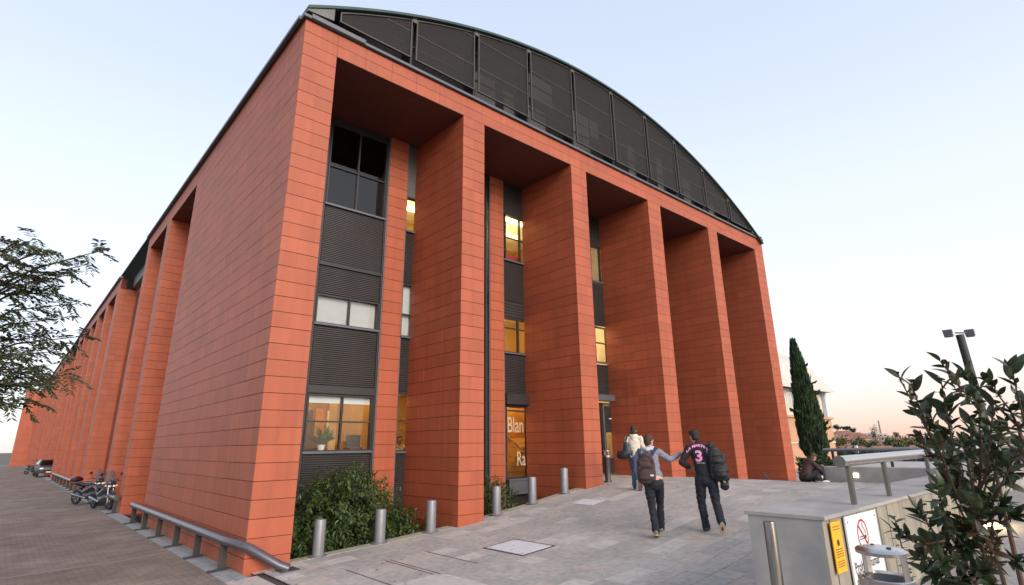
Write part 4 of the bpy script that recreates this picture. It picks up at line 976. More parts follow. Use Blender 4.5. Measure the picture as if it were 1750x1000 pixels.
def remesh(b, name, mats, parent, voxel=0.011, smooth=3, wrinkle=0.0, wscale=9.0, seed=0, paint=None):
    me = bpy.data.meshes.new('t'); me.from_pydata([Vector(v) for v in b.v], [], b.f)
    o = bpy.data.objects.new('t', me); COL.objects.link(o)
    r = o.modifiers.new('r', 'REMESH'); r.mode = 'VOXEL'; r.voxel_size = voxel
    s_ = o.modifiers.new('s', 'SMOOTH'); s_.factor = 0.5; s_.iterations = smooth
    dg = bpy.context.evaluated_depsgraph_get(); m2 = bpy.data.meshes.new_from_object(o.evaluated_get(dg))
    bpy.data.objects.remove(o); bpy.data.meshes.remove(me)
    m2.name = name
    if wrinkle:
        off = Vector((seed*3.1, seed*1.7, 0)); new = []
        for v in m2.vertices:
            p = v.co; q = Vector((p.x*wscale, p.y*wscale, p.z*wscale*1.8))+off
            d_ = noise.noise(q)*1.0+noise.noise(q*2.3)*0.5
            new.append(p+v.normal*d_*wrinkle)
        for v, c in zip(m2.vertices, new): v.co = c
    if not isinstance(mats, (list, tuple)): mats = [mats]
    m2.materials.clear()
    for m in mats: m2.materials.append(m)
    m2.polygons.foreach_set('use_smooth', [True]*len(m2.polygons))
    if paint:
        for p in m2.polygons: p.material_index = paint(p.center)
    ob = bpy.data.objects.new(name, m2); COL.objects.link(ob); ob.parent = parent
    return ob

def hand(b, wrist, d, palm_n, s=1.0, curl=0.5):
    """palm and five fingers; d = pointing direction, palm_n = palm normal"""
    d = Vector(d).normalized(); n = Vector(palm_n).normalized(); sd_ = d.cross(n).normalized(); w0 = Vector(wrist)
    pc = w0+d*0.045*s
    for t in (-1.2, -.4, .4, 1.2): limb(b, [w0+sd_*t*0.012*s, w0+d*0.085*s+sd_*t*0.024*s], [0.015*s, 0.013*s], n=8)
    for i, (t, l_) in enumerate(((-1.4, .062), (-.5, .075), (.4, .080), (1.3, .070))):
        a = w0+d*0.085*s+sd_*t*0.022*s; m_ = a+(d*math.cos(curl*.6)+n*math.sin(curl*.6))*l_*.5*s; e_ = m_+(d*math.cos(curl*1.6)+n*math.sin(curl*1.6))*l_*.5*s
        limb(b, [a, m_, e_], [0.0095*s, 0.009*s, 0.0075*s], n=8)
    a = w0+d*0.02*s+sd_*0.03*s; m_ = a+(d*.7+sd_*.7+n*.2).normalized()*0.04*s; e_ = m_+(d*.9+n*.4+sd_*.1).normalized()*0.032*s
    limb(b, [a, m_, e_], [0.013*s, 0.011*s, 0.009*s], n=8)

def head(b, c, face, up=(0, 0, 1), s=1.0):
    """skull, jaw, nose, ears; returns frame"""
    f = Vector(face).normalized(); u = Vector(up).normalized(); r = f.cross(u).normalized(); u = r.cross(f)
    Mx = Matrix((r, f, u)).transposed()
    def E(p, rad):
        t = MB(); t.ball((0, 0, 0), rad, n=16, m=10)
        b.add([Vector(c)+Mx @ (Vector(v)+Vector(p)*1.0) for v in [(v[0], v[1], v[2]) for v in t.v]], t.f)
    E((0, -0.008*s, 0.03*s), (0.074*s, 0.092*s, 0.088*s)); E((0, 0.018*s, -0.035*s), (0.056*s, 0.066*s, 0.075*s)); E((0, 0.05*s, -0.075*s), (0.028*s, 0.028*s, 0.024*s))
    E((0, 0.092*s, -0.012*s), (0.012*s, 0.016*s, 0.022*s)); E((0, 0.078*s, 0.028*s), (0.05*s, 0.012*s, 0.012*s)); E((0, 0.078*s, -0.050*s), (0.022*s, 0.010*s, 0.010*s))
    for sx in (-1, 1): E((sx*0.076*s, -0.005*s, -0.005*s), (0.011*s, 0.02*s, 0.032*s))
    return Mx
def eyes(root, c, Mx, s=1.0):
    b = MB()
    for sx in (-1, 1): b.ball(Vector(c)+Mx @ Vector((sx*0.03*s, 0.080*s, 0.005*s)), 0.009*s, n=8, m=6)
    return b.build('eyes', eye_m, root, smooth=True)
def hair_cap(root, c, Mx, m, s=1.0, long_=0.0):
    b = MB()
    def E(p, rad):
        t = MB(); t.ball((0, 0, 0), rad, n=16, m=10)
        b.add([Vector(c)+Mx @ (Vector(v)+Vector(p)) for v in t.v], t.f)
    E((0, -0.022*s, 0.050*s), (0.083*s, 0.094*s, 0.088*s)); E((0, -0.045*s, 0.0), (0.074*s, 0.064*s, 0.075*s)); E((0, 0.028*s, 0.092*s), (0.066*s, 0.062*s, 0.036*s))
    if long_:
        E((0, -0.06, -0.06), (0.085, 0.055, 0.11)); E((0, -0.07, -0.16*long_), (0.075, 0.045, 0.12))
    return remesh(b, 'hair', m, root, voxel=0.008, smooth=2, wrinkle=0.008, wscale=38)

def person(name_lab, loc, yaw, J, cloth, hair, face, s=1.0, head_up=(0, 0, 1), long_=0.0, sleeves=True):
    """J: joints in metres, x right, y forward, z up from the ground"""
    t = empty('person', loc, rz=-yaw, label=name_lab, cat='person')
    b = MB()
    hc = Vector(J['head'])
    # the whole body as one skin
    limb(b, [J['pelvis'], J['waist'], J['chest']], [(0.135, 0.095), (0.115, 0.085), (0.150, 0.100)])
    limb(b, [J['chest'], J['neck'], hc+Vector((0, 0, -0.06))], [0.07, 0.053, 0.053])
    for k_ in ('l', 'r'):
        limb(b, [J['sh_'+k_], J['el_'+k_], J['wr_'+k_]], [0.050, 0.038, 0.026]); limb(b, [J['chest'], J['sh_'+k_]], [0.08, 0.055])
        limb(b, [J['hip_'+k_], J['kn_'+k_], J['an_'+k_]], [0.082, 0.052, 0.034])
        limb(b, [J['an_'+k_], J['toe_'+k_]], [0.036, 0.028])
        hand(b, J['wr_'+k_], J.get('hd_'+k_, (0, 0, -1)), J.get('hn_'+k_, (0, 1, 0)), s=0.98, curl=J.get('hc_'+k_, 0.6))
    Mx = head(b, hc, face, head_up)
    remesh(b, 'body', skin_m, t, voxel=0.0085, smooth=2)
    eyes(t, hc, Mx); hair_cap(t, hc, Mx, hair, long_=long_)
    # trousers
    b = MB(); w_ = J.get('leg_w', 1.0)
    limb(b, [J['pelvis']+V(0, 0, 0.03), J['pelvis']+V(0, -0.01, -0.07)], [(0.158, 0.118), (0.160, 0.122)])
    for k_ in ('l', 'r'):
        an = J['an_'+k_]; kn = J['kn_'+k_]; cuff = kn.lerp(an, 1.02)
        limb(b, [J['hip_'+k_]+V(0, 0, -0.02), J['hip_'+k_].lerp(kn, .5), kn, kn.lerp(an, .55), cuff], [0.098*w_, 0.086*w_, 0.070*w_, 0.066*w_, 0.064*w_])
    remesh(b, 'trousers', cloth['legs'], t, wrinkle=0.011, wscale=11, seed=1)
    # jacket
    b = MB(); bt = J.get('hem', 0.0)
    limb(b, [J['pelvis']+V(0, 0, 0.08-bt), J['waist'], J['chest'], J['chest']+V(0, 0, 0.10)], [(0.168, 0.128), (0.160, 0.125), (0.180, 0.125), (0.125, 0.085)])
    limb(b, [J['sh_l'], J['chest']+V(0, 0, 0.09), J['sh_r']], [0.066, 0.085, 0.066])
    limb(b, [J['neck'], J['chest']+V(0, 0, 0.1)], [0.066, 0.085])
    for k_ in ('l', 'r'):
        el, wr = J['el_'+k_], J['wr_'+k_]
        limb(b, [J['sh_'+k_], J['sh_'+k_].lerp(el, .5), el, el.lerp(wr, .6), el.lerp(wr, J.get('cuff_'+k_, .96))], [0.070, 0.064, 0.056, 0.050, 0.042])
    if J.get('hood'):
        limb(b, [J['neck']+V(-.07, -.03, .0), J['neck']+V(-.03, -.10, -.03), J['neck']+V(.03, -.10, -.03), J['neck']+V(.07, -.03, .0)], [0.05, 0.06, 0.06, 0.05])
        limb(b, [J['neck']+V(0, -.10, -.03), J['neck']+V(0, -.11, -.14)], [0.07, 0.04])
    jk = remesh(b, cloth.get('top_name', 'sweatshirt'), cloth['top'], t, wrinkle=0.010, wscale=10, seed=2)
    # shoes
    for k_ in ('l', 'r'):
        a, tt = J['an_'+k_], J['toe_'+k_]; d_ = (tt-a).normalized(); dn = J.get('sole_'+k_, V(0, 0, -1)).normalized()
        b = MB(); heel = a+dn*0.035-Vector((d_.x, d_.y, 0))*0.035
        limb(b, [heel, heel.lerp(tt, .5)+dn*0.008, tt], [0.042, 0.043, 0.034]); limb(b, [a+V(0, 0, .01), heel], [0.042, 0.042])
        sh = remesh(b, 'shoe', cloth['shoe'], t, voxel=0.009, smooth=2)
        b = MB(); side = d_.cross(dn).normalized(); n = 18; vs = []
        mid = (heel+tt)/2; L_ = (tt-heel).length/2+0.035
        ax = (tt-heel).normalized()
        for lay in (0.026, 0.048):
            for i in range(n):
                an_ = 2*math.pi*i/n; vs.append(mid+ax*math.cos(an_)*L_+side*math.sin(an_)*0.047+dn*lay)
        b.hexa([v for v in vs[n:]], [v for v in vs[:n]]).build('sole', cloth['sole'], sh, smooth=False, bevel=0.006)
    return t, jk, Mx

def base_joints(h=1.78):
    k = h/1.78
    return dict(pelvis=V(0, 0, .96*k), waist=V(0, 0.0, 1.12*k), chest=V(0, 0.0, 1.33*k), neck=V(0, 0.005, 1.50*k), head=V(0, 0.03, 1.655*k),
                sh_l=V(-.185, 0, 1.43*k), sh_r=V(.185, 0, 1.43*k), el_l=V(-.24, -.02, 1.14*k), el_r=V(.24, -.02, 1.14*k), wr_l=V(-.24, .06, .90*k), wr_r=V(.24, .06, .90*k),
                hip_l=V(-.09, 0, .92*k), hip_r=V(.09, 0, .92*k), kn_l=V(-.1, .03, .50*k), kn_r=V(.1, .03, .50*k), an_l=V(-.1, 0, .085), an_r=V(.1, 0, .085), toe_l=V(-.11, .16, .035), toe_r=V(.11, .16, .035))

def rot_yaw(px): return YAW+math.atan2(px-875, FPX)
# --- 1: grey sweatshirt, brown backpack
J = base_joints(1.79)
J.update(pelvis=V(.02, 0, .96), waist=V(.0, .015, 1.12), chest=V(-.03, .05, 1.33), neck=V(-.02, .07, 1.50), head=V(.0, .10, 1.62),
         sh_l=V(-.21, .04, 1.41), sh_r=V(.155, .07, 1.435), el_l=V(-.26, .0, 1.13), wr_l=V(-.22, .10, .92),
         el_r=V(.36, .18, 1.30), wr_r=V(.575, .30, 1.40), hd_r=V(.85, .45, .2), hn_r=V(0, .1, -1), hc_r=0.7,
         hip_l=V(-.07, 0, .92), hip_r=V(.11, 0, .92), kn_l=V(-.04, .03, .50), an_l=V(-.01, -.12, .115), toe_l=V(.0, .04, .035), sole_l=V(0, -.5, -.85),
         kn_r=V(.12, .28, .53), an_r=V(.11, .40, .10), toe_r=V(.12, .56, .05))
L1 = Vector(T((17.94, -14.39, G(17.94)))); YW1 = rot_yaw(1123)-R(4)
L1 = L1+Vector((0, 0, 0.0))+Vector((math.sin(YW1), math.cos(YW1), 0))*0.10
L1.z = (G(L1.x/S)+Z0)*S
t1, jk, Mx = person('person in grey sweatshirt and dark jeans, right arm stretched to the friend in black', L1, YW1, J,
                dict(legs=denim, top=grey_wool, shoe=mat('tan_shoe', (0.20, 0.16, 0.12), rough=0.8), sole=sole_m), hair_m if 0 else hairb_m, (.75, .65, -.08), head_up=(.12, 0, 1))
b = MB(); limb(b, [V(-.10, .02, 1.50), V(-.06, -.035, 1.49), V(.03, -.03, 1.50), V(.07, .05, 1.51)], [.035, .04, .04, .035]); remesh(b, 'scarf', scarf_m, t1, wrinkle=.01, wscale=20)
b = MB(); limb(b, [V(.02, 0, 1.02), V(.02, 0, .99)], [(.166, .126), (.166, .126)]); remesh(b, 'shirt_hem', belly_m, t1)
def local_frame(root): return Matrix.Translation(root.location) @ Matrix.Rotation(root.rotation_euler.z, 4, 'Z')
# backpack: its own thing, worn on the back
bp = empty('backpack', L1, rz=-YW1, label='brown canvas backpack worn by the person in the grey sweatshirt', cat='backpack')
def pack(root, m, c, w_, d_, h, m2, tilt=0.0, pocket=True, strapsrc=None, vox=0.012):
    b = MB(); c = Vector(c)
    for zz, ww, dd in ((-.42, .86, .8), (-.2, 1.0, 1.0), (.1, .96, .95), (.3, .84, .8), (.42, .62, .6)):
        b.ball(c+V(tilt*zz*h, 0, zz*h), (w_*ww/2, d_*dd/2, h*0.17), n=16, m=8)
    limb(b, [c+V(-w_*.28, 0, -h*.36), c+V(-w_*.28, 0, h*.24)], [w_*.22, w_*.2]); limb(b, [c+V(w_*.28, 0, -h*.36), c+V(w_*.28, 0, h*.24)], [w_*.22, w_*.2])
    remesh(b, 'bag_body', m, root, voxel=vox, wrinkle=.006, wscale=14, seed=4)
    if pocket:
        b = MB(); 
        for zz, ww in ((-.33, .9), (-.2, .95), (-.1, .85)): b.ball(c+V(tilt*zz*h, -d_*.38, zz*h), (w_*ww*.42, d_*.26, h*.12), n=14, m=8)
        remesh(b, 'front_pocket', m, root, voxel=vox, wrinkle=.004)
        MB().tube([c+V(-w_*.34, -d_*.60, -h*.03), c+V(0, -d_*.655, -h*.005), c+V(w_*.34, -d_*.58, -h*.03)], .005, n=6).build('zip', m2, root, smooth=True)
        MB().tube([c+V(-w_*.36, -d_*.36, h*.12), c+V(-w_*.3, -d_*.40, h*.36), c+V(0, -d_*.33, h*.47), c+V(w_*.3, -d_*.40, h*.36), c+V(w_*.36, -d_*.36, h*.12)], .005, n=6).build('zip', m2, root, smooth=True)
    return c
c = pack(bp, brown_b, (-.10, -.185, 1.17), .33, .22, .47, black_b, tilt=.10)
MB().box(-.04, .02, -.322, -.318, 1.035, 1.06).build('label_patch', white_pr, bp)
for pts in ([V(-.19, -.10, 1.34), V(-.20, -.03, 1.485), V(-.17, .09, 1.46), V(-.20, .18, 1.3)], [V(-.01, -.10, 1.34), V(.10, -.03, 1.51), V(.13, .10, 1.50), V(.10, .19, 1.34)]):
    MB().tube(pts, [.026, .03, .03, .024], n=8).build('strap', navy, bp, smooth=True)
MB().tube([V(-.12, -.13, 1.40), V(-.10, -.14, 1.46), V(-.06, -.13, 1.40)], .01, n=6).build('grab_loop', navy, bp, smooth=True)

# --- 2: black jersey number 3
J = base_joints(1.80)
J.update(pelvis=V(.03, 0, .95), waist=V(.01, .03, 1.11), chest=V(-.02, .10, 1.32), neck=V(-.06, .14, 1.48), head=V(-.105, .18, 1.60),
         sh_l=V(-.21, .10, 1.41), sh_r=V(.17, .10, 1.41), el_l=V(-.36, .05, 1.17), wr_l=V(-.20, .20, 1.05), hd_l=V(.8, .3, -.35), hn_l=V(0, 1, 0), cuff_l=.72,
         el_r=V(.25, .08, 1.14), wr_r=V(.2, .22, 1.0),
         hip_l=V(-.07, 0, .90), hip_r=V(.12, 0, .90), kn_l=V(-.09, .14, .50), an_l=V(-.05, .16, .085), toe_l=V(-.05, .33, .035),
         kn_r=V(.15, .05, .50), an_r=V(.20, -.17, .20), toe_r=V(.20, -.13, .05), sole_r=V(0, -.97, -.12), leg_w=1.05, hem=.06)
q2 = Vector((20.67, -15.87, 0)); L2 = T((20.67, -15.87, G(20.67))); YW2 = rot_yaw(1205)-R(2)
L2 = L2-Vector((math.sin(YW2), math.cos(YW2), 0))*0.34+Vector((math.cos(YW2), -math.sin(YW2), 0))*0.08
L2.z = (G(L2.x/S)+Z0)*S
t2, jk2, Mx = person('person in black jersey with a pink number three, head turned left', L2, YW2, J,
                 dict(legs=denim, top=black_c, shoe=shoe_m, sole=sole_m, top_name='jersey'), hair_m, (-.55, .8, -.1), head_up=(-.06, 0.05, 1))
# print on the back, laid on the jersey by projecting each vertex onto it
def decal(body, size, m, root, target, cx, cz, sx=1.0, bold=0.0, arch=0.0, name='lettering', tilt=0.0):
    cu = bpy.data.curves.new(name, 'FONT'); cu.body = body; cu.size = size; cu.offset = bold; cu.align_x = 'CENTER'; cu.resolution_u = 4
    o = bpy.data.objects.new(name, cu); COL.objects.link(o); dg = bpy.context.evaluated_depsgraph_get(); me = bpy.data.meshes.new_from_object(o.evaluated_get(dg))
    bpy.data.objects.remove(o)
    bm_ = bmesh.new(); bm_.from_mesh(me); bmesh.ops.triangulate(bm_, faces=bm_.faces)
    for _ in range(1): bmesh.ops.subdivide_edges(bm_, edges=[e_ for e_ in bm_.edges if e_.calc_length() > 0.02], cuts=2, use_grid_fill=False)
    bm_.to_mesh(me); bm_.free()
    from mathutils.bvhtree import BVHTree
    tm = target.data; bvh = BVHTree.FromPolygons([v.co for v in tm.vertices], [tuple(p.vertices) for p in tm.polygons])
    for v in me.vertices:
        x = v.co.x*sx; z = v.co.y
        z += -arch*x*x; x, z = x*math.cos(tilt)-z*math.sin(tilt), x*math.sin(tilt)+z*math.cos(tilt)
        X, Zz = cx+x, cz+z
        h = bvh.ray_cast(Vector((X, -1.0, Zz)), Vector((0, 1, 0)))
        yy = h[0].y if h[0] is not None else -0.02
        v.co = Vector((X, yy-0.006, Zz))
    me.materials.clear(); me.materials.append(m)
    ob = bpy.data.objects.new(name, me); COL.objects.link(ob); ob.parent = root
decal('3', .25, pink_m, jk2, jk2, -.055, 1.19, sx=1.1, bold=.008)
decal('LA MARTINA', .062, pink_m, jk2, jk2, -.055, 1.435, sx=1.15, bold=.0025, arch=2.6)
decal('||||', .10, blue_pr, jk2, jk2, .125, 1.31, sx=.9, bold=.003, tilt=.5)
decal('polo team', .035, scarf_m, jk2, jk2, -.03, 1.15)
b2 = empty('black_backpack', L2, rz=-YW2, label='big black backpack slung over the right shoulder of the person in black jersey', cat='backpack')
pack(b2, black_b, (.245, -.12, 1.14), .30, .21, .52, green_b, tilt=-.22)
pack(b2, black_b, (.32, -.10, .84), .15, .13, .22, green_b, pocket=False)
MB().tube([V(.14, -.12, 1.40), V(.16, .02, 1.49), V(.18, .18, 1.42), V(.2, .24, 1.25)], [.028, .03, .03, .025], n=8).build('strap', black_b, b2, smooth=True)
MB().box(.30, .34, -.21, -.20, .84, .87).build('reflective_tab', mat('olive_tab', (.25, .22, .08), rough=.6), b2)

for o in (t1, bp): o.scale = (1.07,)*3
for o in (t2, b2): o.scale = (1.09,)*3
# --- 3: cream hooded jacket, walking to the entrance
J = base_joints(1.70)
J.update(head=V(.0, .07, 1.575), neck=V(0, .03, 1.44), kn_l=V(-.08, .20, .50), an_l=V(-.08, .12, .13), kn_r=V(.09, .05, .49), an_r=V(.09, -.10, .085), toe_r=V(.09, .05, .035), toe_l=V(-.08, .28, .07),
         el_l=V(-.27, -.06, 1.10), wr_l=V(-.24, .12, .98), el_r=V(.25, .0, 1.09), wr_r=V(.2, .2, 1.0), hood=True, hem=.10)
L3 = T((29.1, -5.0, G(29.1))); YW3 = rot_yaw(1095)+R(4)
t3, jk3, Mx = person('person in cream hooded jacket and blue jeans walking towards the entrance', L3, YW3, J,
                 dict(legs=denim_b, top=cream, shoe=shoe_m, sole=denim_b, top_name='hooded_jacket'), hair_m, (.15, 1, -.05), long_=0.35)
b3 = empty('shoulder_bag', L3, rz=-YW3, label='slate shoulder bag hanging at the back of the person in the cream jacket', cat='shoulder bag')
b = MB(); limb(b, [V(-.20, -.20, 1.22), V(-.17, -.20, .98)], [(.07, .06), (.12, .07)]); limb(b, [V(-.24, -.20, .98), V(-.08, -.19, 1.0)], [.07, .06])
remesh(b, 'bag_body', green_b, b3, wrinkle=.01)
MB().tube([V(-.25, -.21, 1.1), V(-.17, -.10, 1.44), V(-.10, .06, 1.43), V(-.1, .16, 1.2)], [.016, .018, .018, .014], n=8).build('strap', black_b, b3, smooth=True)
b4 = empty('round_bag', L3, rz=-YW3, label='round black bag hanging low at the left hip of the person in the cream jacket', cat='bag')
b = MB(); limb(b, [V(-.38, -.14, .93), V(-.26, -.16, .93)], [.115, .125]); remesh(b, 'bag_body', black_b, b4, wrinkle=.008)
MB().tube([V(-.30, -.18, 1.03), V(-.25, -.20, 1.3), V(-.15, -.09, 1.46), V(-.05, .10, 1.40)], [.012]*4, n=8).build('strap', black_b, b4, smooth=True)

# --- 4: seated figure at the head of the steps
t4 = empty('person', T((42.5, -13.2, -33.58)), rz=-R(120), label='person with long brown hair in dark clothes sitting hunched at the head of the steps', cat='person')
b = MB(); limb(b, [V(0, 0, .12), V(0, .10, .36), V(0, .22, .52)], [(.15, .12), (.13, .10), (.15, .10)]); hc = V(0, .36, .66)
limb(b, [V(0, .22, .55), hc-V(0, .02, .05)], [.06, .05]); 
for sx in (-1, 1):
    limb(b, [V(sx*.09, .05, .12), V(sx*.13, .46, .38), V(sx*.12, .50, .0)], [.085, .055, .036]); limb(b, [V(sx*.12, .48, -.0), V(sx*.12, .64, -.03)], [.035, .028])
    limb(b, [V(sx*.17, .20, .50), V(sx*.20, .38, .32), V(sx*.06, .52, .42)], [.05, .04, .028]); hand(b, V(sx*.06, .52, .42), V(-sx*.5, .6, .2), V(0, .3, -1))
Mx = head(b, hc, (0, .8, -.55)); remesh(b, 'body', skin_m, t4, voxel=.009); eyes(t4, hc, Mx); hair_cap(t4, hc, Mx, hairb_m, long_=1.2)
b = MB(); limb(b, [V(0, 0, .13), V(0, .10, .36), V(0, .22, .53)], [(.17, .14), (.155, .125), (.17, .12)])
for sx in (-1, 1): limb(b, [V(sx*.17, .20, .50), V(sx*.20, .38, .32), V(sx*.09, .49, .40)], [.068, .055, .045])
remesh(b, 'jacket', [mat('dark_brown_jacket', (.05, .025, .02), rough=.8)], t4, wrinkle=.01)
b = MB(); limb(b, [V(-.08, 0, .11), V(.08, 0, .11)], [.13, .13])
for sx in (-1, 1): limb(b, [V(sx*.09, .05, .12), V(sx*.13, .46, .38), V(sx*.12, .50, .06)], [.10, .075, .055])
remesh(b, 'trousers', black_c, t4, wrinkle=.008)
b = MB()
for sx in (-1, 1): limb(b, [V(sx*.12, .46, .0), V(sx*.12, .66, -.02)], [.05, .04])
remesh(b, 'shoes', white_pr, t4)
# small bag beside the seated figure
t = empty('black_bag', T((42.2, -14.5, -33.58)), label='small black bag with a pale badge beside the seated person', cat='bag')
b = MB(); limb(b, [V(-.12, 0, .13), V(.12, 0, .11)], [(.13, .09), (.11, .09)]); remesh(b, 'bag_body', black_b, t, wrinkle=.012)
MB().cyl((-.05, -.10, .15), (-.05, -.085, .15), .04, n=14).build('badge', white_pr, t)
# --- 5: figure behind the ground floor window
t5 = empty('person', T((16.4, 12, -34.3)), rz=R(160), label='person with dark hair and patterned shirt seen through the ground floor window', cat='person')
J = base_joints(1.66); b = MB()
limb(b, [J['pelvis'], J['waist'], J['chest']], [(.15, .11), (.13, .10), (.16, .11)]); limb(b, [J['chest'], J['head']-V(0, 0, .06)], [.07, .05])
for k_ in ('l', 'r'):
    limb(b, [J['sh_'+k_], J['el_'+k_], J['wr_'+k_]], [.055, .042, .028]); limb(b, [J['hip_'+k_], J['kn_'+k_], J['an_'+k_], J['toe_'+k_]], [.09, .06, .045, .035]); hand(b, J['wr_'+k_], (0, .3, -1), (0, 1, 0))
Mx = head(b, J['head'], (0, 1, 0)); remesh(b, 'body', skin_m, t5, voxel=.012); eyes(t5, J['head'], Mx); hair_cap(t5, J['head'], Mx, hair_m)
b = MB(); limb(b, [J['pelvis'], J['waist'], J['chest'], J['chest']+V(0, 0, .08)], [(.17, .13), (.15, .12), (.18, .12), (.12, .09)])
for k_ in ('l', 'r'): limb(b, [J['sh_'+k_], J['el_'+k_]], [.07, .06])
remesh(b, 'patterned_shirt', mat('patterned_cloth', (.55, .5, .45), rough=.9, col2=(.08, .06, .06), c2scale=22), t5, voxel=.014)
b = MB()
for k_ in ('l', 'r'): limb(b, [J['hip_'+k_], J['kn_'+k_], J['an_'+k_]], [.105, .075, .06])
remesh(b, 'trousers', denim, t5, voxel=.014)

# ------------------------------------------------------------------ motorcycles, car
tyre = mat('tyre', (0.012, 0.012, 0.012), rough=0.85); silver = mat('silver_paint', (0.085, 0.09, 0.105), rough=0.3, metal=0.6, var=0.05); chrome = mat('chrome', (0.32, 0.32, 0.34), rough=0.2, metal=1)
moto_dark = mat('dark_paint', (0.02, 0.022, 0.028), rough=0.25, coat=0.4); box_red = mat('maroon_box', (0.06, 0.008, 0.012), rough=0.3, coat=0.3); seat_m = mat('seat_vinyl', (0.012, 0.012, 0.013), rough=0.55)
amber = mat('amber_lens', (0.8, 0.3, 0.03), rough=0.2, emit=(1, .5, .1), estr=0.6); headl = mat('headlight_glass', (0.7, 0.72, 0.75), rough=0.1)
shield = bpy.data.materials.new('windshield'); shield.use_nodes = True; b_ = shield.node_tree.nodes['Principled BSDF']; b_.inputs['Base Color'].default_value = (.12, .13, .15, 1); b_.inputs['Alpha'].default_value = .45; b_.inputs['Roughness'].default_value = .08
def wheel(root, y, r, name, z=None):
    z = r if z is None else z
    wv = empty(name, (0, y, z)); wv.parent = root
    MB().torus((0, 0, 0), (1, 0, 0), r-.055, .055, n=30, m=10).build('tyre', tyre, wv, smooth=True)
    b = MB().torus((0, 0, 0), (1, 0, 0), r-.105, .018, n=28, m=8).cyl((-.05, 0, 0), (.05, 0, 0), .04)
    for i in range(5):
        a = 2*math.pi*i/5; b.cyl((0, 0, 0), (0, math.cos(a)*(r-.1), math.sin(a)*(r-.1)), .016, n=6)
    b.build('rim', silver, wv, smooth=True)
    MB().torus((.07, 0, 0), (1, 0, 0), .11, .012, n=20, m=6).build('brake_disc', chrome, wv, smooth=True)
def motorcycle(label, loc, rz, fairing, boxm, big=True):
    t = empty('motorcycle', loc, rz, label, 'motorcycle', 'motorcycles parked by the flank of the building')
    wheel(t, .74, .31, 'front_wheel'); wheel(t, -.70, .30, 'rear_wheel')
    b = MB(); limb(b, [V(0, .50, .78), V(0, .20, .66), V(0, -.15, .52)], [(.17, .12), (.20, .16), (.17, .16)]); limb(b, [V(0, .55, .98), V(0, .42, .75)], [(.17, .10), (.22, .12)]); limb(b, [V(0, .1, .36), V(0, .35, .45)], [.15, .14])
    remesh(b, 'fairing', fairing, t, voxel=.016)
    b = MB(); limb(b, [V(0, -.10, .40), V(0, .12, .36)], [.15, .16]); limb(b, [V(0, -.2, .45), V(0, -.62, .62)], [.09, .07]); remesh(b, 'engine', moto_dark, t, voxel=.016)
    b = MB(); limb(b, [V(0, .08, .80), V(0, -.25, .78), V(0, -.62, .86)], [(.13, .08), (.15, .06), (.12, .05)]); remesh(b, 'seat', seat_m, t, voxel=.016)
    b = MB(); limb(b, [V(0, -.45, .70), V(0, -.88, .80)], [(.12, .07), (.08, .05)]); remesh(b, 'tail', fairing, t, voxel=.016)
    for sx in (-1, 1):
        MB().cyl((sx*.09, .74, .31), (sx*.09, .52, .98), .022, n=10).build('fork', chrome, t, smooth=True)
        MB().tube([(sx*.08, .47, 1.04), (sx*.25, .40, 1.08), (sx*.36, .30, 1.05)], .015, n=8).build('handlebar', moto_dark, t, smooth=True)
        m_ = MB().tube([(sx*.24, .42, 1.08), (sx*.34, .46, 1.26)], .007, n=6).build('mirror_stalk', moto_dark, t)
        MB().ball((sx*.36, .46, 1.30), (.075, .02, .05), n=12, m=8).build('mirror', moto_dark, m_, smooth=True)
        MB().ball((sx*.19, .60, .88), (.03, .03, .022), n=8, m=6).build('indicator', amber, t, smooth=True)
        MB().ball((sx*.08, .66, .86), (.065, .035, .045), n=12, m=8).build('headlight', headl, t, smooth=True)
    b = MB(); b.tube([(0, .98, .60), (0, .88, .66), (0, .74, .68), (0, .58, .64), (0, .50, .56)], [(.05)]*5, n=8); b.build('front_mudguard', fairing, t, smooth=True)
    b = MB(); n = 8; m2 = 6; vs = []
    for i in range(m2+1):
        z_ = i/m2
        for j in range(n+1):
            a = (j/n-.5)*1.9*(1-.25*z_); wd = .26-.07*z_*z_; vs.append((math.sin(a)*wd, .50+.10*math.cos(a)-.20*z_, .95+.50*z_*(1-.12*(abs(j-n/2)/(n/2))**2)))
    vs2 = [(x, y-.006, z) for x, y, z in vs]; k_ = len(vs); fs = [(i*(n+1)+j, i*(n+1)+j+1, (i+1)*(n+1)+j+1, (i+1)*(n+1)+j) for i in range(m2) for j in range(n)]
    b.add(vs+vs2, fs+[tuple(q+k_ for q in reversed(f)) for f in fs]).build('windscreen', shield, t, smooth=True)
    MB().cyl((.14, .1, .28), (.17, -.75, .42), .04, .055, n=12).build('exhaust', chrome, t, smooth=True)
    MB().tube([(-.05, -.1, .25), (-.22, -.12, .01)], .012, n=6).build('side_stand', moto_dark, t)
    if boxm:
        b = MB(); b.ball((0, -.92, 1.02), (.24, .20, .13), n=20, m=10); b.box(-.19, .19, -1.06, -.76, .94, 1.08); remesh(b, 'top_box', boxm, t, voxel=.016, smooth=4)
        MB().box(-.1, .1, -1.02, -.55, .84, .88).build('rack', moto_dark, t)
        MB().box(-.12, .12, -1.125, -1.105, .98, 1.02).build('reflector', mat('red_reflector', (.5, .01, .01), rough=.2), t)
    MB().ball((0, -.97, .80), (.07, .03, .03), n=10, m=6).build('tail_light', mat('tail_red', (.4, .01, .01), rough=.2), t, smooth=True)
    return t
motorcycle('grey touring motorcycle with a tall windscreen, nearest the corner block', T((-0.9, 50.3, G(-.9))), R(194), silver, None)
motorcycle('dark motorcycle with a maroon top box, behind the grey one', T((-1.5, 58.5, G(-1))), R(208), moto_dark, box_red)
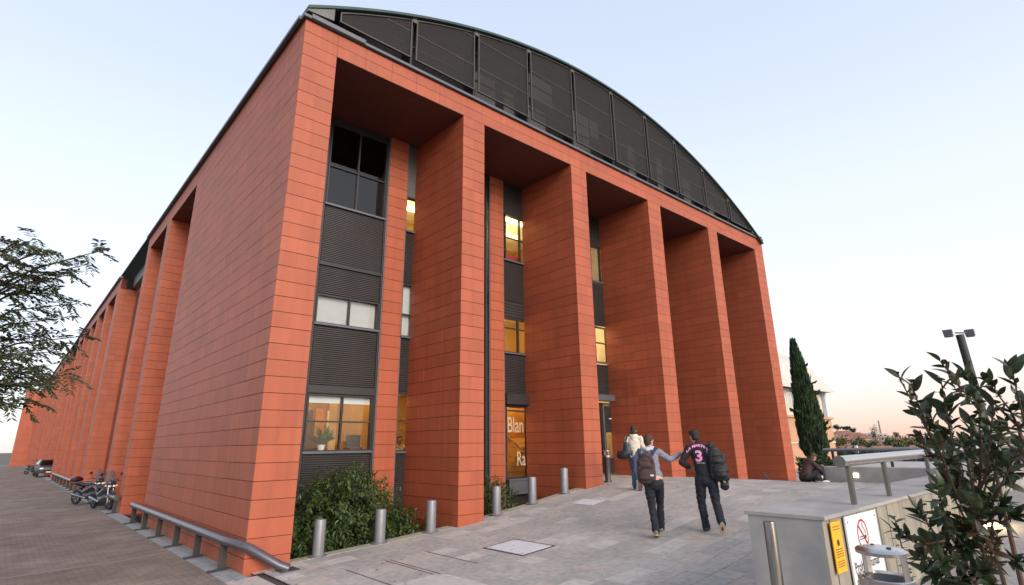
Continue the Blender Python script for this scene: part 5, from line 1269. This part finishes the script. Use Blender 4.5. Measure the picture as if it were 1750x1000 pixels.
for i, (x, y, a, lab) in enumerate(((-2.3, 200, 215, 'far dark motorcycle at the left edge, beyond the parked car'),)):
    motorcycle(lab, T((x, y, G(x))), R(a), moto_dark, None)
# parked car, seen from the front
def car(label, loc, rz, paint):
    t = empty('car', loc, rz, label, 'car')
    prof = [(-2.1, .32), (-2.12, .62), (-2.05, .86), (-1.25, .98), (-.55, 1.42), (.55, 1.48), (1.55, 1.38), (2.0, 1.0), (2.08, .7), (2.05, .34)]
    wdt = {0: .80, 1: .84, 2: .82, 3: .80, 4: .62, 5: .64, 6: .62, 7: .80, 8: .84, 9: .80}
    n = len(prof); vs = [(-wdt[i], y, z) for i, (y, z) in enumerate(prof)]+[(wdt[i], y, z) for i, (y, z) in enumerate(prof)]
    fs = [tuple(range(n)), tuple(reversed(range(n, 2*n)))]+[(i, n+i, n+(i+1) % n, (i+1) % n) for i in range(n)]
    MB().add(vs, fs).build('body', paint, t, bevel=.05)
    MB().add([(-.68, -1.27, 1.0), (.68, -1.27, 1.0), (.56, -.62, 1.39), (-.56, -.62, 1.39)], [(0, 1, 2, 3)]).build('windscreen', glass_dk, t).location = (0, -.02, .02)
    MB().add([(.68, 1.95, 1.03), (-.68, 1.95, 1.03), (-.56, 1.6, 1.35), (.56, 1.6, 1.35)], [(0, 1, 2, 3)]).build('rear_window', glass_dk, t).location = (0, .02, .01)
    for sx in (-1, 1):
        MB().add([(sx*.82, -1.05, 1.0), (sx*.82, 1.7, 1.0), (sx*.66, 1.45, 1.36), (sx*.66, -.5, 1.39)], [(0, 1, 2, 3) if sx > 0 else (3, 2, 1, 0)]).build('side_window', glass_dk, t)
        MB().ball((sx*.60, -2.08, .72), (.16, .06, .09), n=12, m=8).build('headlight', headl, t, smooth=True)
        MB().ball((sx*.92, -.95, 1.02), (.10, .05, .07), n=10, m=6).build('wing_mirror', paint, t, smooth=True)
        for y in (-1.3, 1.3):
            w_ = empty('wheel', (sx*.78, y, .31)); w_.parent = t
            MB().torus((0, 0, 0), (1, 0, 0), .24, .08, n=24, m=8).build('tyre', tyre, w_, smooth=True); MB().cyl((-.06, 0, 0), (.06, 0, 0), .2, n=20).build('rim', silver, w_)
    MB().box(-.45, .45, -2.14, -2.10, .46, .6).build('grille', moto_dark, t); MB().box(-.26, .26, -2.16, -2.145, .38, .47).build('number_plate', white_pr, t)
    return t
car('silver car parked nose out at the far end of the guard rails', T((-0.1, 172, G(0))), R(2), silver)
# ------------------------------------------------------------------ vegetation
leaf_g = mat('bush_leaf', (0.042, 0.078, 0.018), rough=0.45, var=0.5, vscale=7, spec=0.5, trans=0.25, col2=(0.068, 0.11, 0.026), c2scale=4)
leaf_t = mat('tree_leaf', (0.085, 0.105, 0.045), rough=0.5, var=0.4, vscale=6, trans=0.3)
leaf_s = mat('shrub_leaf', (0.030, 0.050, 0.020), rough=0.36, var=0.5, vscale=5, spec=0.6, trans=0.15, col2=(0.075, 0.035, 0.018), c2scale=3.2, c2lo=0.56, c2hi=0.68)
cyp_m = mat('cypress_foliage', (0.022, 0.048, 0.018), rough=0.8, var=0.5, vscale=2.5, trans=0.1, col2=(0.04, 0.075, 0.02), c2scale=1.5)
hedge_m = mat('hedge_leaf', (0.035, 0.065, 0.022), rough=0.6, var=0.5, vscale=6)
bark = mat('bark', (0.075, 0.055, 0.042), rough=0.9, var=0.3, vscale=12, bump=0.6, bscale=40)
twig_m = mat('red_twig', (0.10, 0.055, 0.04), rough=0.8, var=0.2)
far_green = mat('far_foliage', (0.085, 0.10, 0.035), rough=0.9, var=0.5, vscale=0.7, col2=(0.17, 0.11, 0.035), c2scale=0.12, c2lo=0.45, c2hi=0.6)
far_dark = mat('far_dark_foliage', (0.02, 0.032, 0.02), rough=0.9, var=0.4, vscale=0.7)

def leafquad(b, p, d, n, L_, W_):
    """one folded leaf: base p, direction d, normal n"""
    s_ = d.cross(n).normalized(); n = s_.cross(d).normalized()
    b.add([p, p+d*L_*.35+s_*W_*.5+n*L_*.04, p+d*L_*.35-s_*W_*.5+n*L_*.04, p+d*L_*.75+s_*W_*.35-n*L_*.02, p+d*L_*.75-s_*W_*.35-n*L_*.02, p+d*L_*.38-n*L_*.03, p+d*L_-n*L_*.10],
          [(0, 5, 1), (0, 2, 5), (5, 6, 3, 1), (5, 2, 4, 6)])
def rdir(rnd): 
    while True:
        v = Vector((rnd.uniform(-1, 1), rnd.uniform(-1, 1), rnd.uniform(-1, 1)))
        if .05 < v.length < 1: return v.normalized()
def bush(name, label, cat, blobs, nspray, L_, seed, m, trunk=None, group=None, per=7, droop=.6):
    rnd = random.Random(seed); c0 = blobs[0][0]
    t = empty(name, T((c0[0], c0[1], trunk or -38.5)), label=label, cat=cat, group=group)
    b = MB(); tot = sum(r[0]*r[1]+r[1]*r[2]+r[0]*r[2] for c, r in blobs); tw = MB()
    for c, r in blobs:
        k_ = int(nspray*(r[0]*r[1]+r[1]*r[2]+r[0]*r[2])/tot)
        for _ in range(k_):
            u = rdir(rnd)
            if u.z < -.75: continue
            lump = 1+.16*noise.noise(Vector((u.x*3, u.y*3, u.z*3+seed)))
            rad = (rnd.random()**.35)*lump
            p = Vector(c)+Vector((u.x*r[0], u.y*r[1], u.z*r[2]))*rad
            dd = (u+rdir(rnd)*.6+Vector((0, 0, -droop))).normalized()
            side = dd.cross(rdir(rnd)).normalized()
            ln = L_*3.2
            for i in range(per):
                q = p+dd*ln*(i/per)+Vector((0, 0, -.12*L_*i*i/per)); sgn = 1 if i % 2 else -1
                ld = (dd*.6+side*sgn*.9+Vector((0, 0, -droop*.6))+rdir(rnd)*.25).normalized(); nn = (Vector((0, 0, 1))+u*.6+rdir(rnd)*.5).normalized()
                leafquad(b, q, ld, nn, L_*rnd.uniform(.7, 1.15), L_*.42)
    b.build('foliage', m, t, world=True, kind='stuff')
    base = Vector((c0[0], c0[1], trunk or -38.5))
    for k_ in range(7):
        u = rdir(rnd); c, r = blobs[rnd.randrange(len(blobs))]
        e_ = Vector(c)+Vector((u.x*r[0], u.y*r[1], abs(u.z)*r[2]))*.65
        tw.tube([base+rdir(rnd)*.15, base.lerp(e_, .5)+rdir(rnd)*.3, e_], [.12, .07, .02], n=6)
    tw.build('stems', bark, t, world=True)
    return t
bush('green_bush', 'big rounded green bush growing from the pit below the ground floor window', 'bush',
     [((7.4, 4.3, -34.9), (4.0, 2.7, 3.3)), ((10.2, 4.7, -35.6), (2.9, 2.2, 2.5)), ((5.0, 3.4, -35.9), (2.2, 1.9, 2.2)), ((8.3, 4.4, -32.9), (2.0, 1.6, 1.5)), ((11.8, 3.6, -36.3), (2.6, 1.9, 1.2))], 1700, .34, 3, leaf_g)
bush('small_bush', 'small green bush in the pit just right of the second pier', 'bush', [((20.6, 4.4, -35.0), (2.6, 2.4, 2.0)), ((22.0, 5.6, -34.3), (1.5, 1.3, 1.2))], 420, .33, 5, leaf_g)

# cypress: dense upright flame
def cypress(label, base, H, rad, seed, n=5200, sz=.55, m=cyp_m, name='cypress_tree', lean=(0, 0)):
    rnd = random.Random(seed); t = empty(name, T(base), label=label, cat='tree'); b = MB(); base = Vector(base)
    for _ in range(n):
        h = rnd.random()**.85; a = rnd.uniform(0, 2*math.pi)
        pr = rad*(min(1, h/.12)**.5)*(1-h**1.7)**.85*(1+.22*noise.noise(Vector((math.cos(a)*2.2, math.sin(a)*2.2, h*9+seed)))) 
        rr_ = pr*(rnd.random()**.22)
        p = base+Vector((math.cos(a)*rr_+lean[0]*h, math.sin(a)*rr_+lean[1]*h, h*H*.97)); d = (Vector((math.cos(a)*.22, math.sin(a)*.22, 1))+rdir(rnd)*.18).normalized()
        nn = Vector((math.cos(a), math.sin(a), .2))+rdir(rnd)*.6
        leafquad(b, p, d, nn, sz*rnd.uniform(.8, 2.6), sz*.35)
    for _ in range(14):
        h = rnd.uniform(.1, .8); a = rnd.uniform(0, 6.28); p = base+Vector((math.cos(a)*rad*.95*(1-h**1.7)**.85+lean[0]*h, math.sin(a)*rad*.95*(1-h**1.7)**.85+lean[1]*h, h*H))
        for i in range(9): leafquad(b, p+Vector((math.cos(a), math.sin(a), .5))*i*.12+rdir(rnd)*.2, (Vector((math.cos(a), math.sin(a), .8))+rdir(rnd)*.4).normalized(), rdir(rnd), sz, sz*.5)
    b.build('crown', m, t, world=True, kind='stuff')
    MB().cyl(base-Vector((0, 0, 3)), base+Vector((lean[0]*.8, lean[1]*.8, H*.8)), rad*.16, .05, n=8).build('trunk', bark, t, world=True)
    return t
cb = at(1397, 785, 118); ct_ = at(1351, 583, 118)
CY = cypress('tall dark cypress rising in front of the cream roofed building', (cb.x, cb.y, cb.z-1.0), 25.2, 2.75, 4, n=9000, sz=.85, lean=((ct_.x-cb.x)*.75, (ct_.y-cb.y)*.75))
# hedge
hd = empty('hedge', T((50, -8, -33.6)), label='low green hedge behind the seated person, left of the planter wall', cat='hedge')
rnd = random.Random(8); b = MB()
for _ in range(2200):
    p = Vector((rnd.uniform(46, 50), rnd.uniform(-13.4, -11.2), 0)); p.z = -37+(rnd.random()**.4)*(5.1+.5*noise.noise(Vector((p.x*.6, p.y*.6, 0)))); 
    leafquad(b, p, (rdir(rnd)+Vector((0, 0, .5))).normalized(), rdir(rnd), .42, .25)
b.build('foliage', hedge_m, hd, world=True, kind='stuff')

# left tree with fine feathery leaves
rnd = random.Random(21)
tb = at(-150, 800, 27); tl = empty('feathery_tree', T((tb.x, tb.y, G(tb.x))), label='tree with fine feathery leaflets reaching in at the left', cat='tree')
crown = MB(); br = MB(); top_ = Vector((tb.x-.5, tb.y, -22.0))
br.tube([(tb.x, tb.y, -37.6), (tb.x-.1, tb.y+.1, -31), (tb.x-.3, tb.y, -26), top_], [.45, .38, .30, .12], n=10)
def feather(p, d, ln):
    up_ = Vector((0, 0, 1)); s_ = d.cross(up_).normalized()
    k_ = 9
    for i in range(k_):
        q = p+d*ln*(i+1)/k_+Vector((0, 0, -ln*.35*((i+1)/k_)**2))
        for sg in (-1, 1):
            ld = (d*.5+s_*sg*.8+Vector((0, 0, -.2))+rdir(rnd)*.3).normalized()
            leafquad(crown, q, ld, (up_+rdir(rnd)*.4).normalized(), .34*(1.05-.5*abs(i/k_-.5)), .11)
tips = [(184, 425), (150, 452), (118, 470), (60, 408), (85, 425), (120, 520), (140, 575), (100, 545), (70, 500), (128, 640), (95, 655), (60, 600), (75, 575), (50, 660), (62, 690), (20, 420), (-20, 470), (10, 540), (30, 620), (-40, 380), (-10, 600), (20, 690), (-60, 520), (40, 470), (105, 600), (85, 625), (65, 640), (100, 500)]
for (px, py) in tips:
    dp = rnd.uniform(24, 29); e_ = at(px, py, dp); s0 = top_.lerp(Vector((tb.x, tb.y, -30)), rnd.uniform(.0, .9))
    s0 = Vector((tb.x-.3, tb.y, max(-31, min(-22.3, e_.z-1.5))))
    mid_ = s0.lerp(e_, .55)+Vector((0, 0, .7))+rdir(rnd)*.2
    br.tube([s0, mid_, e_], [.10, .05, .015], n=5)
    d_ = (e_-s0).normalized()
    pts_ = [(s0.lerp(mid_, t*2) if t < .5 else mid_.lerp(e_, t*2-1)) for t in [.42+.58*i/10 for i in range(11)]]
    for i, q in enumerate(pts_):
        for k_ in range(1 if rnd.random() < .65 else 2):
            fd = (d_*.9+rdir(rnd)*.75+Vector((0, 0, -.1))).normalized(); feather(q, fd, rnd.uniform(.6, 1.05))
crown.build('crown', leaf_t, tl, world=True, kind='stuff'); br.build('trunk', bark, tl, world=True, smooth=True)

# broad-leaved shrub in the right foreground: every large leaf is a leaf
rnd = random.Random(33)
sb_ = at(1730, 1000, 10.5); root_ = Vector((sb_.x+.4, sb_.y-.3, -38.0))
sh = empty('broadleaf_shrub', T(root_), label='tall shrub with large glossy dark leaves in the right foreground', cat='shrub')
def leafmesh(L_, W_, curl, seed):
    b = MB(); k_ = 6; vs = []
    for i in range(k_+1):
        t = i/k_; w_ = W_*.5*(math.sin(math.pi*min(1, t*1.02)**.85)**.8 if 0 < t < 1 else 0.02)
        z = -curl*L_*t*t; y = L_*t
        vs += [(-w_, y, z+w_*.35), (0, y, z), (w_, y, z+w_*.35)]
    fs = []
    for i in range(k_):
        for j in (0, 1): fs.append((i*3+j, i*3+j+1, i*3+j+4, i*3+j+3))
    b.add(vs, fs).add([(-.004, -.03, .003), (.004, -.03, .003), (.004, .0, 0), (-.004, .0, 0)], [(0, 1, 2, 3)])
    me = bpy.data.meshes.new('leaf'); me.from_pydata(b.v, [], b.f); me.materials.append(leaf_s); me.polygons.foreach_set('use_smooth', [True]*len(me.polygons)); return me
lm_ = [leafmesh(.13, .050, .18, 1), leafmesh(.118, .048, .05, 2), leafmesh(.10, .043, .40, 3), leafmesh(.075, .036, .12, 4)]
wood = MB(); specs = []
stips = [(1512, 640, 10.2), (1535, 655, 9.6), (1585, 618, 10), (1600, 650, 9.2), (1640, 640, 10.3), (1678, 650, 10.6), (1690, 690, 9), (1720, 630, 10), (1560, 690, 10.6), (1610, 700, 9.5), (1545, 745, 10.5), (1580, 760, 9), (1650, 720, 10), (1700, 740, 9.4),
         (1620, 780, 9.6), (1660, 800, 10.4), (1545, 870, 10), (1580, 830, 9), (1600, 880, 9.6), (1650, 860, 9), (1690, 840, 9.5), (1720, 800, 10), (1560, 930, 9.4), (1505, 905, 10.2), (1600, 960, 9.2), (1650, 940, 10), (1700, 920, 9), (1680, 980, 9.6), (1630, 1000, 9.4), (1570, 985, 9.8), (1735, 880, 10), (1740, 700, 10.4), (1745, 960, 9.6),
         (1625, 665, 9.8), (1665, 690, 9.4), (1585, 735, 9.8), (1640, 760, 9.2), (1690, 780, 10), (1600, 805, 10.4), (1735, 760, 9.2), (1660, 745, 10.8), (1670, 870, 9.8), (1710, 860, 10.4), (1640, 900, 10.2), (1550, 955, 9.8), (1590, 925, 10.3), (1690, 1000, 9.2)]
stips = [(a+(22 if a < 1600 else 8), b_, c) for a, b_, c in stips]
stems = []
for k_, (sx_, sy2) in enumerate(((1650, 860), (1700, 800), (1690, 900), (1620, 900), (1740, 720))):
    e_ = at(sx_, sy2, 10.6+.3*(k_ % 3)); m1_ = root_.lerp(e_, .5)+Vector((rnd.uniform(-.2, .2), rnd.uniform(-.2, .2), .2)); stems.append((m1_, e_)); wood.tube([root_+rdir(rnd)*.12, m1_, e_], [.075, .055, .035], n=7)
for (px, py, dp) in stips:
    e_ = at(px, py, dp); best = min(stems, key=lambda s_: (s_[1]-e_).length+(0 if s_[1].z < e_.z else .3))
    s0 = best[1].lerp(best[0], rnd.uniform(0, .35)); mid_ = s0.lerp(e_, .5)+Vector((0, 0, -.10))+rdir(rnd)*.08
    wood.tube([s0, mid_, e_], [.03, .02, .010], n=5)
    d_ = (e_-mid_).normalized()
    n_ = 15 if k_ else 12
    for i in range(18):
        t = i/17
        q = mid_.lerp(e_, .15+.85*t) if t > .25 else s0.lerp(mid_, .5+2*t)
        ang = i*2.4; u_ = d_.orthogonal().normalized(); v_ = d_.cross(u_)
        rad_ = u_*math.cos(ang)+v_*math.sin(ang)
        ld = (d_*(.35+.9*t)+rad_*.9+Vector((0, 0, .25))+rdir(rnd)*.25).normalized()
        nn = (Vector((0, 0, 1))+rdir(rnd)*.7).normalized()
        specs.append((q, ld, nn, rnd.randrange(4), rnd.uniform(.6, 1.15)))
wood.build('branches', twig_m, sh, world=True, smooth=True)
# young shoot beside the sign
s0 = Vector((14.2, -27.9, -39)); tipv = Vector((13.7, -27.7, -32.9))
sp_ = empty('young_shoot', T(s0), label='small leafy shoot growing up the concrete beside the white sign', cat='plant'); wd2 = MB().tube([s0, s0.lerp(tipv, .5), tipv], [.05, .04, .015], n=6); wd2.build('stem', twig_m, sp_, world=True)
sp2 = []
for i in range(34):
    t = i/33; q = Vector((13.95, -27.8, -35.8)).lerp(tipv, t); ang = i*2.4
    sp2.append((q, (Vector((math.cos(ang), math.sin(ang)*.5-.1, .4))).normalized(), (Vector((0, 0, 1))+rdir(rnd)*.4).normalized(), rnd.randrange(4), 1.15))
def put_leaves(specs, root, limit):
    sc2 = []
    for i, (q, ld, nn, k_, s_) in enumerate(specs):
        pr = proj(q); sc2.append((s_/pr[2] if pr and 0 < pr[0] < 1750 and 0 < pr[1] < 1000 else 0, i))
    sc2.sort(reverse=True); top = {i for a, i in sc2[:limit]}
    rest = MB()
    for i, (q, ld, nn, k_, s_) in enumerate(specs):
        x = ld.cross(nn).normalized(); n2 = x.cross(ld); Mx = Matrix((x, ld, n2)).transposed().to_4x4()
        if i in top:
            o = bpy.data.objects.new('leaf', lm_[k_]); COL.objects.link(o); o.parent = root
            o.matrix_local = Matrix.Translation(T(q)-world_loc(root)) @ Mx @ Matrix.Scale(s_, 4)
        else:
            M4 = Matrix.Translation(T(q)-world_loc(root)) @ Mx @ Matrix.Scale(s_, 4); me = lm_[k_]
            rest.add([M4 @ v.co for v in me.vertices], [tuple(p.vertices) for p in me.polygons])
    if rest.v: rest.build('foliage', leaf_s, root, kind='stuff', smooth=True)
put_leaves(specs, sh, 300); put_leaves(sp2, sp_, 34)
# potted plant on the window sill
pp = T((7.45, YB+0.75, -30.37)); pt_ = empty('potted_plant', pp, label='green potted plant in a white pot on the ground floor window sill', cat='plant')
MB().lathe([(.075, 0), (.10, .13), (.095, .13), (.09, .12), (0, .12)], n=20).build('pot', white_pl, pt_, smooth=True)
b = MB(); rnd = random.Random(4)
for i in range(46):
    a = rnd.uniform(0, 6.28); el = rnd.uniform(.25, 1.3); d_ = Vector((math.cos(a)*math.cos(el), math.sin(a)*math.cos(el)*.5, math.sin(el)))
    leafquad(b, Vector((0, 0, .14))+d_*.10, (d_+Vector((0, 0, .1))).normalized(), (Vector((0, 0, 1))+rdir(rnd)*.3).normalized(), rnd.uniform(.25, .42), .06)
b.build('foliage', leaf_g, pt_, kind='stuff')
MB().box(5.9, 11.1, YB+0.4, YB+1.2, -30.5, -30.38).build('inner_sill', steel_trim, bld, world=True)

# ------------------------------------------------------------------ buildings and trees beyond
cream_w = mat('cream_render', (0.62, 0.57, 0.48), rough=0.85, var=0.05); cream_r = mat('cream_roof', (0.55, 0.52, 0.47), rough=0.8, var=0.05, vscale=.6)
salmon = mat('salmon_brick', (0.50, 0.28, 0.17), rough=0.85, var=0.1, vscale=1.5, bump=0.2); pale_blue = mat('pale_column', (0.55, 0.60, 0.66), rough=0.7)
sb2 = empty('cream_roof_building', T((150, 30, -38)), label='salmon brick building with cream upper walls and a pale hipped roof, behind the cypress', cat='building')
xb = 160.5
MB().box(110, xb, 25, 60, -40, -24.4).build('brick_wall', salmon, sb2, world=True)
MB().box(109.6, xb+.8, 24.5, 60, -24.4, -23.9).build('string_course', salmon, sb2, world=True)
MB().box(109.8, xb+.2, 24.8, 60, -30.6, -30.3).build('string_course', cream_w, sb2, world=True)
MB().box(110, xb-0.3, 26.2, 60, -23.9, -17.0).build('upper_wall', cream_w, sb2, world=True)
for x in (112, 120, 128, 136, 144, 152): 
    w_ = MB().box(x, x+5.5, 26.0, 26.2, -22.8, -18).build('window', white_pl, sb2, world=True); MB().box(x+.3, x+2.6, 25.95, 26.0, -22.5, -18.3).box(x+2.9, x+5.2, 25.95, 26.0, -22.5, -18.3).build('pane', mat('pale_pane', (.5, .5, .45), rough=.25) if x == 112 else bpy.data.materials['pale_pane'], w_, world=True)
for x in (xb-1.4, 149, 139, 130): MB().box(x, x+1.2, 25.2, 26.1, -23.9, -17).build('column', pale_blue, sb2, world=True)
prof_ = [(23.5, -17.2), (30, -9.0), (40, -2.9), (50, -9.0), (60.5, -17.2)]
rx = (161.5, 163.5, 165.5, 163.5, 161.5); n_ = len(prof_)
rf = MB(); rf.add([(100, y, z) for y, z in prof_]+[(x, y, z) for x, (y, z) in zip(rx, prof_)]+[(100, y, z+.5) for y, z in prof_]+[(x+.1, y, z+.5) for x, (y, z) in zip(rx, prof_)],
    [(10+i, 15+i, 16+i, 11+i) for i in range(4)]+[(i, i+1, 6+i, 5+i) for i in range(4)]+[(5+i, 6+i, 16+i, 15+i) for i in range(4)]+[(0, 5, 15, 10)]).build('roof', cream_r, sb2, world=True)
MB().add([(160, y, z) for y, z in prof_], [(0, 1, 2, 3, 4)]).build('gable', cream_w, sb2, world=True)
# small town on the hills
walls_ = [mat('far_wall_%d' % i, c, rough=.9, var=.08, vscale=.3) for i, c in enumerate(((.50, .42, .36), (.42, .30, .24), (.55, .50, .45), (.45, .36, .30)))]
roofs_ = mat('far_roof_tile', (.27, .12, .08), rough=.9, var=.2, vscale=.5); farwin = mat('far_window', (.06, .06, .07), rough=.3)
hill = MB()
def hillz(px): return 0
rnd = random.Random(77)
def house(px, py, dep, wpx, hpx, m, label, flat=False, roofh=.35):
    c = at(px, py, dep); k_ = dep/FPX; w_ = wpx*k_; h = hpx*k_; dpt = w_*.8
    t = empty('house', T((c.x, c.y, c.z-h)), rz=-(YAW+.4), label=label, cat='house', group='houses on the far hillside')
    W_, H_, D_ = w_*S, h*S, dpt*S
    MB().box(-W_/2, W_/2, -D_/2, D_/2, -H_*1.2, H_).build('walls', m, t)
    if flat: MB().box(-W_/2*1.05, W_/2*1.05, -D_/2*1.05, D_/2*1.05, H_, H_*1.08).build('roof', m, t)
    else:
        e_ = 1.08; r_ = H_*roofh+W_*.08
        MB().add([(-W_/2*e_, -D_/2*e_, H_), (W_/2*e_, -D_/2*e_, H_), (W_/2*e_, D_/2*e_, H_), (-W_/2*e_, D_/2*e_, H_), (-W_/2*.6, 0, H_+r_), (W_/2*.6, 0, H_+r_)], [(3, 2, 1, 0), (0, 1, 5, 4), (1, 2, 5), (2, 3, 4, 5), (3, 0, 4)]).build('roof', roofs_, t)
    nw = max(2, int(wpx/5)); nh = max(1, int(hpx/6))
    for i in range(nw):
        for j in range(nh):
            x = -W_/2+W_*(i+.5)/nw; z = H_*(j+.45)/nh
            MB().box(x-W_*.22/nw, x+W_*.22/nw, -D_/2-.25, -D_/2+.1, z, z+H_*.4/nh).build('window', farwin, t)
HS = [(1440, 742, 640, 30, 9, 0, 'long low tiled house high on the left of the hillside', False), (1462, 744, 620, 24, 8, 1, 'brown walled house below the ridge trees', False), (1480, 750, 560, 22, 10, 2, 'pale house in the dip of the hillside', False), (1448, 752, 540, 34, 8, 3, 'wide terrace of beige houses above the autumn trees', False),
      (1484, 741, 680, 18, 9, 2, 'white flat roofed block at the top, left of the dark tree', True), (1490, 757, 500, 26, 9, 1, 'brick coloured house beside the dark round tree', False), (1515, 746, 640, 20, 10, 0, 'beige flat roofed block right of the antenna', True), (1508, 742, 700, 12, 8, 2, 'narrow white block at the foot of the antenna', True),
      (1535, 752, 600, 24, 8, 3, 'low beige house near the shrub', False), (1560, 752, 620, 20, 9, 2, 'pale house half hidden behind the shrub', False), (1600, 753, 640, 26, 8, 1, 'brown house seen through the shrub', False), (1428, 748, 520, 14, 9, 2, 'pale house right against the salmon building', False)]
for (px, py, dp, wp, hp, mi, lab, fl) in HS: house(px, py, dp, wp, hp, walls_[mi], lab, fl)
# near tiled roofs below the railing
for (px, py, dp, wp, hp, lab) in ((1455, 772, 300, 60, 9, 'long low building with a red tiled roof below the trees, at the left'), (1510, 771, 280, 52, 9, 'long low building with a red tiled roof, right of the chimney'), (1580, 770, 300, 60, 9, 'red roofed building glimpsed behind the shrub')):
    house(px, py, dp, wp, hp, walls_[1], lab, False, roofh=.5)
c = at(1463, 768, 260); t = empty('chimney_stack', T((c.x, c.y, -41)), label='pale chimney with a dark cap above the red tiled roofs', cat='chimney')
MB().box(c.x-.7, c.x+.7, c.y-.7, c.y+.7, -41, c.z+2.0).build('shaft', white_pl, t, world=True); MB().box(c.x-1.3, c.x+1.3, c.y-1.3, c.y+1.3, c.z+2.0, c.z+3.0).build('cap', dark_metal, t, world=True)
c = at(1505, 742, 700); t = empty('antenna_mast', T((c.x, c.y, -36)), label='thin lattice antenna mast on the ridge', cat='antenna')
b = MB()
for dx, dy in ((-1, -1), (1, -1), (0, 1)): b.cyl((c.x+dx, c.y+dy, -36), (c.x+dx*.2, c.y+dy*.2, c.z+17), .35, .2, n=5)
for i in range(9): z = c.z-4+i*2.3; b.cyl((c.x-.9, c.y-.9, z), (c.x+.9, c.y-.9, z+1.2), .2, n=4)
b.build('lattice', far_dark, t, world=True)
hl = sheet('hills', [300, 420, 520, 640, 760, 900, 1300, 2500], [-900, -400, -100, 0, 60, 120, 200, 300, 500, 900], lambda x, y: -41.5+min(1, max(0, (x-300)/420))*(9+3*math.sin(y*.012+1.2)+2.5*math.sin(x*.01))*(1 if y > -300 else .7), mat('hill_ground', (.09, .075, .05), rough=1, var=.3, vscale=.05))
def tree(label, px, py, dep, wpx, hpx, m, seed, group=None, n=520, name='tree'):
    rnd = random.Random(seed); py -= 2; hpx *= 1.25; c = at(px, py, dep); k_ = dep/FPX; r = wpx*k_/2; h = hpx*k_
    base = Vector((c.x, c.y, c.z-h*1.3)); t = empty(name, T(base), label=label, cat='tree', group=group)
    b = MB(); lumps = [(rdir(rnd)*.45, rnd.uniform(.4, .65)) for _ in range(7)]
    for _ in range(n):
        o_, rr_ = lumps[rnd.randrange(7)]; u = rdir(rnd)*(rnd.random()**.4)*rr_+o_
        p = Vector((c.x, c.y, c.z))+Vector((u.x*r, u.y*r, u.z*h*.6))
        leafquad(b, p, rdir(rnd), rdir(rnd), r*.22*rnd.uniform(.6, 1.3), r*.13)
    b.build('crown', m, t, world=True, kind='stuff')
    MB().tube([base, base.lerp(c, .6), c], [r*.09, r*.07, r*.03], n=6).build('trunk', bark, t, world=True)
TR = [(1440, 762, 380, 34, 18, far_green, 'yellowing round tree just right of the salmon building'), (1466, 760, 400, 34, 16, far_green, 'yellowing tree above the chimney'), (1488, 764, 380, 30, 14, far_green, 'green tree above the red roofs'), (1520, 760, 360, 44, 16, far_green, 'broad green tree right of the chimney'),
      (1550, 760, 360, 46, 20, far_green, 'green tree just left of the shrub branches'), (1590, 760, 380, 50, 24, far_dark, 'dark tree behind the shrub'), (1640, 762, 360, 60, 26, far_dark, 'dark tree far behind the thick of the shrub'), (1700, 764, 340, 70, 26, far_green, 'green tree behind the shrub at the right edge'), (1495, 744, 470, 15, 28, far_dark, 'dark narrow round topped tree on the hillside, left of the antenna'),
      (1430, 732, 700, 16, 6, far_dark, 'dark ridge tree nearest the salmon building'), (1445, 733, 700, 20, 7, far_dark, 'dark ridge tree, broad, above the long house'), (1458, 737, 690, 14, 6, far_dark, 'dark ridge tree where the ridge drops'), (1532, 745, 620, 12, 8, far_dark, 'small dark tree right of the beige block')]
for i, (px, py, dp, wp, hp, m, lab) in enumerate(TR): tree(lab, px, py, dp, wp, hp, m, 100+i, group='trees in the distance')
rnd = random.Random(12); b = MB()
for _ in range(2600):
    c = at(rnd.uniform(1415, 1750), rnd.uniform(768, 790), rnd.uniform(230, 330)); leafquad(b, c, rdir(rnd), rdir(rnd), 2.4, 1.5)
b.build('ground_shrubs', far_dark, None, world=True, kind='stuff'); bpy.data.objects['ground_shrubs']['label'] = 'low dark shrubs beneath the distant trees'; bpy.data.objects['ground_shrubs']['category'] = 'shrubs'

rnd = random.Random(91); b = MB()
for _ in range(130):
    x = rnd.uniform(1.2, 30); y = rnd.uniform(-23, 0)
    if x < 3 or rnd.random() < .4: x = rnd.uniform(-1.1, 1.3)
    z = G(x)+.03; a = rnd.uniform(0, 6.28); leafquad(b, Vector((x, y, z)), Vector((math.cos(a), math.sin(a), 0.05)), Vector((0, 0, 1)), rnd.uniform(.08, .2), rnd.uniform(.05, .12))
o = b.build('fallen_leaves', mat('dry_leaf', (.09, .055, .03), rough=.9, var=.5, vscale=3), None, world=True, kind='stuff'); o['label'] = 'small dry leaves scattered on the paving'; o['category'] = 'leaves'
